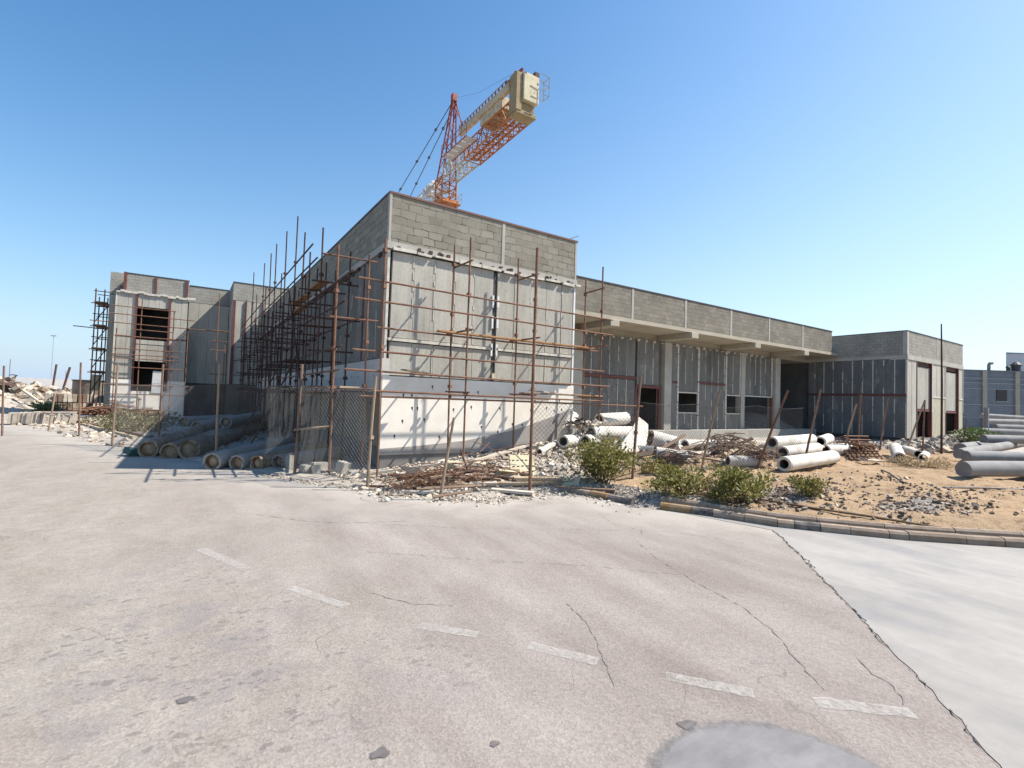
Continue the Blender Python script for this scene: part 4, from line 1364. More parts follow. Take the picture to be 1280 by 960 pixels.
MB().tube([top, (CX - .7, 25.5, 28.9), (CX - .5, 19.2, 27.6)], .012, 4).build('hoist_rope', 'cable', crane)
MB().tube([(CX - .6, 32, 24.8), (CX - 1.6, 29.6, 25.6)], .03, 4).build('hoist_rope', 'cable', crane)

# ------------------------------------------------------------------ scaffolding
PR = .024
def coupler(mb, p, s=.055):
    mb.obox(p, (s * 1.6, s * 1.6, s * 1.5), (0, 0, .4))
def pole(name, a, b, parent, mat='rust', r=PR, coup=()):
    mb = MB()
    a, b = Vector(a), Vector(b)
    mid = a.lerp(b, .5) + Vector((rnd.uniform(-.012, .012), rnd.uniform(-.012, .012), rnd.uniform(-.01, .01))) * min((b - a).length / 3, 1.5)
    mb.tube([a, mid, b], r, 8)
    for u in coup: coupler(mb, a.lerp(b, u))
    return mb.build(name, mat, parent, smooth=False)
fs = thing('front_scaffold', 'rusty tube scaffold standing against the sunlit front wall of the corner block', 'scaffold', (-.5, -1.3, 0))
FX = {1.68: (5.98, 5.96), 3.74: (6.02, 6.1), 6.29: (5.82, 6.02)}
for x, (hi, ho) in FX.items():
    dx = .0
    xi, xo = x + (.06 if x > 6 else 0), x - (.07 if x > 6 else 0)
    pole('standard', (xi, -.42, float(G(xi, -.42)) - .05), (xi, -.40, hi), fs, 'rust', PR, (.35, .6, .68, .91))
    pole('standard', (xo, -1.3, float(G(xo, -1.3)) - .05), (xo, -1.3, ho), fs, 'rust', PR, (.32, .6, .75))
    for z, y0, y1 in ((5.38, -1.36, -.3), (3.62, -1.5, -.02), (2.06, -1.42, -.1)):
        pole('transom', (xo + .04, y0, z), (xi + .04, y1, z + .02), fs)
pole('standard', (-.5, -1.36, 0), (-.52, -1.36, 5.46), fs, 'rust', PR, (.55, .8, .95))
for z, x0, x1, y in ((4.46, -1.08, 6.62, -1.34), (4.0, -1.15, 6.66, -1.34), (2.87, -1.15, 6.32, -1.34), (2.43, -1.3, 6.58, -1.34), (1.86, -.95, 8.05, -1.34), (1.98, -.7, 6.3, -1.37)):
    pole('ledger', (x0, y, z + .03), (x1, y, z - .02), fs, 'rust', PR)
pole('ledger', (-.35, -.47, 3.56), (6.9, -.47, 3.56), fs, 'rust', PR)
MB().bevbox(1.2, 6.55, -.66, -.465, 3.60, 3.645, .006).build('board', 'wood_orange', fs)
MB().bevbox(5.3, 6.45, -1.2, -.95, 2.09, 2.13, .006).build('board', 'wood_orange', fs)
MB().bevbox(3.6, 5.5, -1.1, -.85, 2.09, 2.13, .006).build('board', 'wood_dark', fs)
mb = MB(); mb.obox((4.7, -.75, 2.16), (1.1, .6, .03), (.05, .04, .2)); mb.build('sheet_board', 'wood_pale', fs)
mb = MB(); mb.obox((.7, -.7, 2.52), (.9, .3, .03), (.05, .08, .1)); mb.build('sheet_board', 'wood_dark', fs)

ls = thing('side_scaffold', 'long dark tube scaffold in the shade along the side wall of the corner block', 'scaffold', (-1.2, 0, 0))
YS = [(-.15, 5.45, 5.35), (1.7, 6.4, 5.9), (3.3, 6.1, 5.7), (4.45, 7.0, 6.2), (6.0, 8.0, 6.3), (7.7, 7.9, 6.4), (9.0, 6.6, 6.0), (10.2, 8.05, 6.4), (11.6, 8.0, 6.3), (13.2, 6.8, 6.2), (14.9, 8.3, 6.4), (16.6, 7.0, 6.2), (18.3, 8.5, 6.4), (20.3, 7.2, 6.2), (22.3, 7.6, 6.3), (24.4, 7.0, 6.2)]
for i, (y, ho, hi) in enumerate(YS):
    mt = 'rust' if i < 1 else 'rust_dark'
    xo = -1.2 + rnd.uniform(-.05, .05)
    pole('standard', (xo, y, 0), (xo + rnd.uniform(-.05, .05), y + rnd.uniform(-.08, .08), ho), ls, mt, PR * (1.25 if i == 0 else 1), (.38, .55, .8))
    pole('standard', (-.5, y - .05, 0), (-.5 + rnd.uniform(-.04, .04), y + rnd.uniform(-.08, .08), hi), ls, mt, PR, (.4, .6, .85))
    for z in (2.02, 2.95, 3.95, 4.9) if i else (2.02, 3.66, 5.25):
        z += rnd.uniform(-.12, .12)
        pole('transom', (-1.55 + rnd.uniform(-.1, .1), y + .06, z), (-.12 - rnd.uniform(0, .2), y + .06, z + .02), ls, mt)
for z, y0, y1, x in ((6.25, 2.9, 25, -1.25), (5.80, 2.6, 25, -1.17), (4.60, -1.45, 25, -1.24), (4.08, -.6, 25, -1.16), (3.02, -.7, 25, -1.22), (2.47, -.6, 25, -1.24), (1.98, -.6, 25, -1.2), (5.2, 1.0, 25, -.46), (3.9, .4, 25, -.46), (2.0, -.3, 25, -.46)):
    pole('ledger', (x, y0, z), (x, y1, z + rnd.uniform(-.1, .1)), ls, 'rust' if x < -1 and z < 2.5 else 'rust_dark')
for y0, z0, y1, z1 in ((2.0, .3, 6.6, 5.6), (6.5, .3, 9.4, 4.6), (9.0, .4, 13.5, 5.8), (5.2, .2, 8.2, 2.2), (12.5, .5, 17, 5.8), (17, .4, 22, 5.9)):
    pole('brace', (-1.28, y0, z0), (-1.28, y1, z1), ls, 'rust_dark')
pole('brace', (-2.6, 4.0, .1), (-1.2, 4.5, 3.3), ls, 'rust_dark'); pole('brace', (-2.5, 8.0, .1), (-1.2, 8.2, 3.0), ls, 'rust_dark')
for k, (y0, y1, z) in enumerate(((-.3, 2.9, 2.06), (2.7, 6.0, 2.07), (5.9, 9.2, 2.06), (9.1, 12.4, 2.08), (12.2, 15.6, 2.06))):
    MB().bevbox(-1.12, -.84, y0, y1, z, z + .045, .006).build('board', 'wood', ls)
    MB().bevbox(-.82, -.55, y0 + .1, y1 + .1, z, z + .045, .006).build('board', 'wood', ls)
for y0, y1, z, x in ((4.4, 6.6, 5.0, -1.05), (6.2, 8.2, 4.98, -.75), (3.2, 5.0, 5.28, -.8)):
    MB().bevbox(x - .14, x + .14, y0, y1, z, z + .045, .006).build('board', 'wood_orange', ls)

bs = thing('courtyard_scaffold', 'thin rusty tube scaffold in front of the two-storey building', 'scaffold', (-6.2, 27, 0))
for x, y, h in ((-7.9, 26.9, 5.6), (-6.7, 26.9, 7.6), (-5.0, 26.9, 7.0), (-4.2, 26.9, 6.0), (-2.55, 26.0, 8.4), (-2.1, 26.0, 5.0)):
    pole('standard', (x, y, 0), (x, y, h), bs, 'rust', .03)
for z, x0, x1 in ((7.0, -8.2, -4.9), (6.5, -8.3, -3.8), (5.95, -9.2, -2.0), (5.6, -7.2, -5.0), (5.15, -7.4, -4.9), (4.35, -8.0, -4.4), (4.0, -8.1, -4.6), (3.75, -8.1, -4.6), (2.1, -8.4, -4.0), (1.5, -8.2, -4.2), (3.2, -7.2, -4.3)):
    pole('ledger', (x0, 26.85, z), (x1, 26.85, z), bs, 'rust', .03)
for z in (5.9, 5.2, 4.6, 3.0):
    pole('transom', (-2.9, 26.0, z), (-1.9, 26.0, z), bs, 'rust', .03)
pole('brace', (-5.4, 26.8, 3.9), (-4.3, 26.8, 5.6), bs, 'rust', .03)

es = thing('end_scaffold', 'dark scaffold bay with narrow platforms beyond the left end of the two-storey building', 'scaffold', (-9, 30, 0))
for x, y in ((-9.3, 29.4), (-8.85, 29.4), (-9.3, 31.0), (-8.85, 31.0)):
    pole('standard', (x, y, 0), (x, y, 8.3 - .3 * (y > 30)), es, 'rust_dark', .035)
for k, z in enumerate((7.4, 5.9, 4.4, 2.9)):
    MB().box(-9.35, -8.72, 29.2, 31.2, z, z + .06).build('board', 'wood_dark', es)
    for y in (29.4, 31.0):
        pole('transom', (-9.5, y, z - .05), (-8.6, y, z - .05), es, 'rust_dark', .03)
        pole('transom', (-9.4, y, z + .75), (-8.6, y, z + .75), es, 'rust_dark', .03)
    pole('brace', (-9.3, 29.4, z - 1.3), (-8.85, 31.0, z), es, 'rust_dark', .03)
pole('ledger', (-10.3, 29.3, 5.75), (-8.6, 29.3, 5.7), es, 'rust_dark', .03)

# ------------------------------------------------------------------ chain-link fence
def chain(mb, a, b, h, z0, cell=.075, r=.003, sag=.03, tops=None):
    # real wires: two families of diagonals between a and b
    a, b = Vector(a), Vector(b)
    d = b - a; d.z = 0
    L = d.length
    d.normalize()
    nrm = Vector((-d.y, d.x, 0))
    def P(u, v):
        u = min(max(u, 0), L)
        g = a.z + (b.z - a.z) * u / L
        hh = h - sag * math.sin(math.pi * u / L) * 2
        return a * 0 + Vector((a.x + d.x * u, a.y + d.y * u, g + z0 + v * hh / h)) + nrm * (.03 * math.sin(3 * u + 2 * v))
    s = -h
    while s < L:
        for fl in (0, 1):
            u0, u1 = max(s, 0), min(s + h, L)
            if u1 - u0 < .03: continue
            pts = []
            n = max(2, int((u1 - u0) / .35))
            for k in range(n + 1):
                u = u0 + (u1 - u0) * k / n
                v = u - s
                pts.append(P(u, v if not fl else h - v))
            mb.tube(pts, r, 3, False)
        s += cell * 1.35
    for v in (0.02, h):
        mb.tube([P(L * k / 8, v) for k in range(9)], .004, 3, False)
    return mb
def fence(label, posts, spans, h, mats, sticks=()):
    p0 = posts[0][0]
    f = thing('chain_link_fence', label, 'fence', (p0[0], p0[1], 0))
    for i, (b_, t_) in enumerate(posts):
        b_, t_ = Vector(b_), Vector(t_)
        mb = MB()
        mid = b_.lerp(t_, .5) + Vector((rnd.uniform(-.015, .015), rnd.uniform(-.015, .015), 0))
        mb.tube([b_ - Vector((0, 0, .15)), mid, t_], [.034, .032, .031], 8)
        if i % 3 == 1: coupler(mb, b_.lerp(t_, .45), .05)
        mb.build('post', mats[i % len(mats)], f)
    for i, j, z0 in spans:
        mb = MB()
        chain(mb, posts[i][0], posts[j][0], h, z0)
        mb.build('wire_mesh', 'wire', f)
    return f
fence('sagging chain-link fence on thin posts along the left verge, in front of the side scaffold',
      [((-9.66, 13.15, 0), (-9.73, 13.13, 2.57)), ((-8.85, 15.6, 0), (-8.7, 15.6, 1.57)), ((-7.42, 12.41, .03), (-7.5, 12.39, 2.81)), ((-6.07, 8.51, 0), (-6.04, 8.51, 2.68)), ((-4.77, 6.33, .04), (-4.75, 6.33, 2.67)),
       ((-3.39, 2.93, .02), (-3.42, 2.93, 2.61)), ((-1.94, .19, .03), (-1.88, .19, 2.59)), ((-.93, -2.05, 0), (-.85, -2.07, 2.31))],
      [(3, 4, .05), (4, 5, .05), (5, 6, .08), (6, 7, .08)], 2.0, ['post', 'post_tan'])
pole_t = tag(MB().tube([(-2.0, .2, 1.05), (-1.2, -.1, 1.15)], .03, 6).build('fence_tube', 'post_tan', None, (-1.6, .05, 1.1)), 'short horizontal tube wired across the fence beside the corner scaffold', 'tube')
fence('torn chain-link fence on leaning posts in front of the white pipe heaps',
      [((1.97, -3.75, .0), (1.98, -3.75, 5.16)), ((4.52, -4.22, .17), (4.62, -4.32, 2.56)), ((7.21, -4.09, .17), (7.47, -4.46, 2.35)), ((9.13, -4.47, .22), (9.5, -5.15, 2.41)), ((11.29, -4.67, .2), (11.48, -5.07, 2.51)),
       ((15.63, -3.93, .3), (15.8, -4.29, 2.16)), ((18.32, -3.37, .25), (18.34, -3.43, 2.58)), ((21.38, -2.98, .2), (21.48, -3.25, 2.54)), ((20.3, -4.22, .2), (20.6, -4.81, 2.44)), ((23.58, -3.84, .12), (23.6, -3.91, 2.51)), ((30.1, -3.56, .12), (30.2, -3.71, 1.63))],
      [(0, 1, .1), (1, 2, .05), (2, 3, .0), (3, 4, .0)], 1.75, ['rust', 'post', 'post_tan'])
tag(MB().tube([(23.53, -4.52, .05), (23.55, -4.52, 3.2), (23.5, -4.51, 5.87)], [.045, .04, .025], 8).build('tall_pole', 'rust_dark', None, (23.53, -4.52, 0)), 'tallest thin pole, standing alone before the sunlit front of the right-hand block', 'pole')
tag(MB().tube([(-.09, -3.75, -.03), (.0, -3.80, .8), (.10, -3.84, 1.54)], [.03, .028, .024], 8).build('leaning_stake', 'post_tan', None, (-.09, -3.75, 0)), 'short tan stake leaning alone at the road edge before the rubble', 'stake')
# ------------------------------------------------------------------ pipes, poles and debris on the right
def gz(x, y): return float(max(G(np.array(x), np.array(y)), 0))
def pipe(label, a, b, ro=.19, ri=None, mat='pipe', jag=0, group=None, collars=(), name='concrete_pipe', cat='pipe', seed=1, mud=False):
    a, b = Vector(a), Vector(b)
    if mud:
        a, b = b, a; jag = max(jag, .045)
    r = random.Random(seed)
    mb = MB()
    mb.hollow(a, b, ro, ri or ro * .72, 24, jag, 8, r)
    for u in collars:
        p = a.lerp(b, u); d = (b - a).normalized()
        mb.tube([p - d * .06, p - d * .05, p + d * .05, p + d * .06], [ro * 1.0, ro * 1.035, ro * 1.035, ro], 24, False)
    if mud:
        # packed with dried mud at the near end
        d = (b - a).normalized(); mb.cur = 1
        mb.tube([b - d * .45, b - d * .16, b - d * (.07 + .05 * r.random())], [(ri or ro * .72) * .99, (ri or ro * .72) * .99, ro * .35], 18)
    o = mb.build(name, [mat, 'mud' if mud else 'pipe_in'], None, a.lerp(b, .5), smooth=True)
    return tag(o, label, cat, group)
PG = 'white cement pipes lying in heaps behind the fence'
pipe('lowest long white pipe of the right-hand heap, its dark bore facing the road', (9.55, -5.04, .40), (12.95, -4.78, .45), .20, .125, group=PG, collars=(.03,), seed=2)
pipe('middle white pipe lying behind the lowest one in the right-hand heap', (11.55, -3.95, .54), (13.9, -3.86, .60), .19, group=PG, seed=3)
pipe('topmost white pipe of the right-hand heap, in front of the dark open bay', (11.45, -3.66, .82), (14.2, -3.54, .87), .19, group=PG, seed=4)
pipe('short white pipe end poking up behind the right-hand heap', (14.5, -3.3, .74), (16.3, -2.5, .76), .20, group=PG, seed=5)
pipe('white pipe with a dark arched mouth at the right end of the right-hand heap', (14.75, -3.75, .50), (16.3, -4.0, .54), .20, group=PG, seed=6)
pipe('white pipe slanting up behind the arched-mouth pipe', (14.9, -3.5, .76), (16.9, -2.9, .80), .20, group=PG, seed=7)
pipe('white pipe lying alone before the windowed wing, stained brown at its right end', (9.46, -1.9, .62), (11.3, -2.12, .58), .185, jag=.03, group=PG, seed=8)
pipe('half-buried white pipe near the sand with splintered rods round its left end', (8.73, -3.9, .38), (9.55, -4.38, .38), .16, jag=.02, group=PG, seed=9)
pipe('short thin white pipe leaning beside the yellow half pipe', (6.65, -3.1, .62), (7.24, -3.66, .52), .14, jag=.01, group=PG, seed=10)
pipe('highest white pipe of the broken heap, its right end rusty and ragged', (6.50, -1.0, 1.38), (7.80, -.9, 1.44), .20, jag=.06, group=PG, seed=11)
pipe('thick white pipe under the highest one in the broken heap', (5.85, -1.35, 1.00), (7.9, -1.2, .98), .215, group=PG, collars=(.06,), seed=12)
pipe('small white pipe with a round dark mouth at the foot of the corner block', (4.69, -1.5, .80), (5.60, -1.1, .80), .17, .12, group=PG, seed=13)
pipe('white pipe mouth just right of the small round one, behind the big bush', (5.50, -1.5, .80), (6.4, -1.2, .82), .175, .125, group=PG, seed=14)
pipe('thin white pipe sloping up to the wall beside the rubble', (3.95, -1.4, .52), (5.09, -.72, .70), .09, group=PG, seed=15)
pipe('wide broken pipe stuffed with rubble right of the leaning white shell', (7.75, -1.95, .86), (8.45, -2.35, .68), .27, .23, jag=.05, group=PG, seed=16)
pipe('white pipe standing end-on with banded collars left of the grey stones', (16.6, -5.3, .33), (19.2, -4.3, .52), .20, .14, group=PG, collars=(.25, .6), seed=17)
pipe('short white pipe lying right of the banded one', (20.29, -4.23, .42), (19.12, -5.06, .35), .16, group=PG, jag=.02, seed=18)
pipe('broken white pipe half sunk right of the banded one', (18.6, -5.35, .26), (20.0, -5.0, .30), .15, group=PG, jag=.05, seed=19)
# rubble packed in the wide pipe mouth
def scatter(name, mats, n, fun, label=None, cat=None, seed=1, stuff=True, multi=None, loc=None):
    r = random.Random(seed)
    mb = MB()
    k = 0
    while k < n:
        p = fun(r)
        if p is None: continue
        x, y, s = p[:3]
        z = p[3] if len(p) > 3 else gz(x, y) + s * r.uniform(-.1, .3)
        if multi: mb.cur = r.choices(range(len(multi)), multi)[0]
        mb.chunk((x, y, z), s, r)
        k += 1
    o = mb.build(name, mats, None, loc)
    if stuff: o['kind'] = 'stuff'
    return o
# leaning shells
mb = MB()
sh = [Vector(p) for p in ((7.29, -1.9, 1.52), (7.75, -1.85, 1.30), (7.50, -2.0, .95), (6.9, -2.4, .62), (6.35, -2.65, .46), (5.87, -2.45, .62))]
cen = Vector((6.9, -2.3, .9))
nrm = (sh[1] - sh[0]).cross(sh[4] - sh[0]).normalized()
if nrm.y > 0: nrm = -nrm
mb.prism([p + nrm * (.06 if i in (2, 3) else 0) for i, p in enumerate(sh)], -nrm * .035)
tag(mb.build('pipe_shell', 'pipe', None, (6.9, -2.3, .5)), 'big white triangular pipe shell leaning on the broken heap', 'debris')
mb = MB()
mb.hollow((6.12, -.22, 1.46), (5.25, -.75, .66), .2, .18, 24, .05, 8, random.Random(4), arc=.32, rot=1.1)
tag(mb.build('pipe_shell', ['pipe', 'pipe_in'], None, (5.6, -.5, .6), smooth=True), 'white curved shell leaning against the right end of the white wall base', 'debris')
mb = MB()
mb.hollow((5.42, -3.68, .38), (6.0, -4.35, .40), .21, .19, 24, .03, 6, random.Random(9), arc=.5, rot=3.5)
tag(mb.build('half_pipe', ['ochre', 'ochre'], None, (5.7, -4, .3), smooth=True), 'ochre yellow half pipe lying open behind the roadside bushes', 'debris')
mb = MB(); mb.obox((5.05, -3.55, .36), (.42, .06, .42), (.5, .1, .5))
tag(mb.build('foam_slab', 'cream', None, (5.05, -3.55, .2)), 'cream foam slab propped behind the big roadside bush', 'debris')
# rusty scrap at the broken heap
def scrap(label, c, n, L, r_, mat, seed, spread=.3, flat=.4, name='scrap_rods', curl=.2):
    r = random.Random(seed)
    c = Vector(c)
    mb = MB()
    for k in range(n):
        a = r.uniform(0, math.pi); e = r.uniform(-flat, flat)
        d = Vector((math.cos(a) * math.cos(e), math.sin(a) * math.cos(e), math.sin(e)))
        p = c + Vector((r.gauss(0, spread), r.gauss(0, spread * .6), abs(r.gauss(0, spread * .45))))
        l = L * r.uniform(.4, 1)
        s = d.cross(Vector((0, 0, 1))).normalized() * r.uniform(-curl, curl) * l + Vector((0, 0, r.uniform(0, curl) * l))
        mb.tube([p - d * l / 2, p - d * l * .15 + s * .8, p + d * l * .2 + s, p + d * l / 2], r_ * r.uniform(.7, 1.2), 4, False)
    return tag(mb.build(name, mat, None, c), label, 'scrap')
scrap('rusty rods and torn foam jammed between the broken heap and the corner block', (5.75, -1.0, 1.18), 46, .7, .012, 'rust_dark', 31, .22)
scrap('ragged rusty bars bursting from the right end of the highest broken pipe', (8.05, -.95, 1.2), 50, .5, .012, 'rust_dark', 32, .16, .8)
scrap('tangle of rust-brown binding wire piled at the road edge', (-.05, -2.75, .06), 170, .8, .005, 'rust_bright', 33, .36, .15, 'wire_tangle', .25)
scrap('loose bent rebar crossing the plank pile', (1.15, -2.75, .22), 36, 1.5, .009, 'rust', 34, .5, .25, 'rebar_tangle', .12)
scrap('rusty rods splayed beside the ochre half pipe', (6.6, -3.75, .40), 26, 1.0, .012, 'rust_dark', 35, .22, .25)
scrap('dark broken laths heaped between the lone pipe and the right-hand heap', (10.0, -3.1, .5), 60, 1.3, .016, 'wood_dark', 36, .5, .2, 'broken_laths')
scrap('dark splintered laths under the left end of the right-hand heap', (9.6, -4.3, .45), 50, .8, .015, 'wood_dark', 37, .25, .3, 'broken_laths')
tag(MB().beam((9.0, -3.2, .36), (11.6, -3.0, .82), .09, .05).build('plank', 'wood', None, (10.2, -3.1, .6)), 'brown plank rising through the dark laths', 'plank')
o = scatter('heap_rubble', ['rubble', 'clod', 'pipe'], 90, lambda r: (r.uniform(5.3, 6.2), r.uniform(-1.5, -.8), r.uniform(.05, .16), r.uniform(.9, 1.35)), seed=41, multi=(5, 3, 4))
o = scatter('pipe_fill', ['clod', 'rubble'], 60, lambda r: (7.78 + r.gauss(0, .08), -1.98 + r.gauss(0, .08), r.uniform(.05, .12), .86 + r.gauss(0, .1)), seed=42, multi=(3, 2))
def heapf(r):
    x = r.uniform(5.6, 15.5)
    y = -2.6 + r.gauss(0, .75) - .12 * max(0, x - 9) * r.random()
    if y < -4.9: return None
    return (x, y, .02 + .17 * r.random() ** 3)
scatter('heap_rubble', ['rubble', 'clod', 'pipe', 'wood_dark', 'rubble_grey'], 1500, heapf, seed=43, multi=(3, 4, 1.2, 1.6, 2))
_rh = random.Random(92)
for k in range(30):
    x, y, a, l = _rh.uniform(6.3, 14.5), -2.8 + _rh.gauss(0, .55), _rh.uniform(-.9, .9), _rh.uniform(.4, 1.5)
    z = gz(x, y) + _rh.uniform(.05, .3)
    e = _rh.uniform(-.15, .35)
    o = MB().beam((x - l / 2 * math.cos(a), y - l / 2 * math.sin(a), z - e * l / 2), (x + l / 2 * math.cos(a), y + l / 2 * math.sin(a), z + e * l / 2), _rh.uniform(.05, .16), _rh.uniform(.02, .05), _rh.uniform(0, 1)).build('broken_stick', _rh.choice(['wood', 'wood_dark', 'wood_dark', 'wood_pale', 'rust_dark']), None, (x, y, z))
    tag(o, 'broken stick among the heaped white pipes', 'stick', 'broken sticks among the pipes')
for k in range(9):
    x, y = _rh.uniform(6.5, 14.2), -2.5 + _rh.gauss(0, .6)
    z = gz(x, y) + .1
    a = _rh.uniform(0, 3.1)
    l = _rh.uniform(.25, .6)
    mb = MB(); mb.hollow((x, y, z), (x + l * math.cos(a), y + l * math.sin(a), z + _rh.uniform(-.05, .12)), .19, .145, 24, .06, 4, random.Random(k), arc=_rh.uniform(.3, .6), rot=_rh.uniform(0, 6))
    tag(mb.build('pipe_fragment', ['pipe', 'pipe_in'], None, (x, y, z), smooth=True), 'broken curved piece of white pipe in the debris', 'debris', 'broken pipe pieces in the heap')
pipe('white pipe slanting out of the dark laths, between the lone pipe and the right-hand heap', (9.9, -2.3, .56), (11.6, -2.9, .72), .18, group=PG, seed=20, jag=.03)
pipe('half-hidden white pipe behind the leaning shell, its mouth toward the wing', (8.1, -1.2, .62), (9.6, -1.5, .58), .19, group=PG, seed=21, jag=.02)
# rusty lattice rack
mb = MB()
A, U, V, W_ = Vector((15.3, -4.35, .22)), Vector((1.35, -.45, 0)), Vector((.28, .55, .52)), Vector((.1, .0, .1))
for k in range(7):
    p = A + V * (k / 6)
    mb.beam(p, p + U, .05, .05); mb.beam(p + Vector((.05, .1, .12)), p + U * 1.02 + Vector((.05, .1, .10)), .04, .04)
for k in range(8):
    p = A + U * (k / 7)
    mb.beam(p, p + V, .035, .05)
for k in range(5):
    p = A + V * (.2 + .18 * k) + Vector((.0, .15, .16 + .03 * k))
    mb.beam(p + U * .3, p + U * 1.1, .05, .05, .4)
tag(mb.build('steel_rack', 'rust_bright', None, A), 'collapsed rust-brown steel lattice rack between the pipe heap and the banded pipe', 'rack')
scrap('rusty bars crumpled on top of the lattice rack', (16.2, -4.2, .55), 40, 1.0, .018, 'rust_bright', 38, .25, .3)
tag(MB().obox((15.4, -4.9, .25), (.9, .25, .05), (.1, .05, -.3)).obox((15.2, -4.75, .31), (.5, .2, .04), (.2, .05, .5)).build('board_scraps', 'wood_pale', None, (15.4, -4.9, .2)), 'pale broken boards in front of the lattice rack', 'boards')
# long concrete poles on the right edge
GG = 'long grey concrete poles stacked at the right edge'
def cpole(label, a, b, w, h, seed):
    a, b = Vector(a), Vector(b)
    d = (b - a).normalized(); s = d.cross(Vector((0, 0, 1))).normalized(); u = s.cross(d)
    pr = [(-.5, -.5), (.5, -.5), (.5, .22), (.36, .44), (.12, .5), (-.12, .5), (-.36, .44), (-.5, .22)]
    mb = MB()
    r = random.Random(seed)
    K = 24
    pr = []
    for k in range(K):
        an = 2 * math.pi * (k + .5) / K
        pr.append((.5 * math.cos(an), max(.5 * math.sin(an), -.42)))
    n = 8
    vs = []
    for i in range(n + 1):
        P = a.lerp(b, i / n) + Vector((0, 0, r.uniform(-.006, .006)))
        q = 1.0 if 0 < i < n else .97
        vs += [P + s * (x * w * q) + u * (y * h * q) for x, y in pr]
    fs = [tuple(range(K)), tuple(n * K + k for k in reversed(range(K)))]
    for i in range(n):
        fs += [(i * K + k, (i + 1) * K + k, (i + 1) * K + (k + 1) % K, i * K + (k + 1) % K) for k in range(K)]
    mb.add(vs, fs)
    o = mb.build('concrete_pole', 'girder', None, a, smooth=True)
    bm = bmesh.new(); bm.from_mesh(o.data); bmesh.ops.recalc_face_normals(bm, faces=bm.faces[:]); bm.to_mesh(o.data); bm.free()
    return tag(o, label, 'pole', GG)
cpole('nearest thick grey concrete pole lying on the sand at the right edge', (13.56, -7.75, .42), (19.0, -10.0, .45), .44, .46, 1)
cpole('grey concrete pole stacked just behind the nearest one', (15.39, -7.35, .66), (20.5, -10.0, .68), .34, .34, 2)
cpole('long grey pole slanting upward to the right behind the two nearest', (19.3, -6.2, .48), (31, -5.6, .56), .38, .40, 3)
cpole('grey pole end showing dark and low left of the stack', (24.5, -4.9, .40), (31.5, -4.6, .42), .5, .5, 4)
cpole('grey pole in the middle of the stack, light along its top', (26.9, -5.1, .80), (34, -9.5, .82), .45, .42, 5)
cpole('grey pole above the middle one, its left end set back', (35.7, -2.95, .92), (41, -7.5, .9), .46, .44, 6)
cpole('thin grey pole near the top of the stack', (43.2, -2.0, 1.1), (48, -5.5, 1.1), .46, .44, 7)
cpole('grey pole crossing below the blue hall', (42, -1.2, .5), (52, -5.0, .5), .5, .5, 8)
cpole('topmost grey pole of the stack, just under the blue wall', (48, -.4, 1.45), (56, -3.6, 1.45), .5, .44, 9)
cpole('furthest grey pole, partly hidden behind the stack', (52, .8, 1.9), (60, -2.5, 1.7), .4, .36, 10)
tag(MB().tube([(46, -.9, 0), (46, -.9, 2.5)], .16, 8).build('pole_stub', 'girder', None, (46, -.9, 0)), 'short upright grey stub standing in the pole stack', 'stub')
# ------------------------------------------------------------------ front rubble and timber
r0 = random.Random(50)
def rub(r):
    x, y = r.uniform(-1.2, 5.4), r.uniform(-3.5, -.15)
    if r.random() > .35 + .65 * min(1, max(0, (x + .6) / 3)): return None
    if y < -2.6 and r.random() < .55: return None
    s = .03 + .11 * r.random() ** 2.4
    return (x, y, s)
scatter('rubble', ['rubble', 'rubble_grey', 'pipe'], 3600, rub, seed=51, multi=(6, 3, 1.2))
scatter('gravel', ['rubble', 'rubble_grey'], 1500, lambda r: (r.uniform(-3.0, 2.8), 0, 0)[:0] or (lambda x, d: (x, np.interp(x, [-3.3, -2.1, -1.1, -.3, .6, 2.6], [1.4, -.7, -2.4, -3.8, -4.4, -4.3]) + d, .015 + .04 * r.random() ** 2))(r.uniform(-2.6, 2.8), r.gauss(.25, .22)), seed=52, multi=(2, 1))
scatter('kerb_gravel', ['rubble_grey', 'rubble'], 1100, lambda r: (3.35 + r.gauss(0, .38), -4.95 + r.gauss(0, .42), .015 + .045 * r.random() ** 2), seed=53, multi=(3, 1))
_rc = random.Random(77)
CLUMP = [(_rc.uniform(4.2, 12.5), _rc.uniform(-9.4, -4.9), _rc.uniform(.1, .4)) for _ in range(22)]
def bedrub(r):
    t = r.random()
    if t < .45: x, y = 5.9 + r.gauss(0, 1.1), -6.95 + r.gauss(0, .35)
    elif t < .75: x, y = 7.6 + r.gauss(0, 1.3), -8.6 + r.gauss(0, .4)
    else:
        cx, cy, sg = CLUMP[r.randrange(len(CLUMP))]
        x, y = cx + r.gauss(0, sg * 1.6), cy + r.gauss(0, sg)
    if float(edge_sd(x, y)) < .3: return None
    return (x, y, .010 + .075 * r.random() ** 4)
scatter('clods', ['clod', 'rubble_grey', 'rubble'], 4200, bedrub, seed=54, multi=(9, 1.2, .8))
scatter('far_stones', ['rubble_grey', 'rubble'], 1300, lambda r: (r.uniform(22, 45), -2.1 + r.gauss(0, 1.0), .08 + .3 * r.random() ** 2), seed=55, multi=(3, 1))
_rs = random.Random(91)
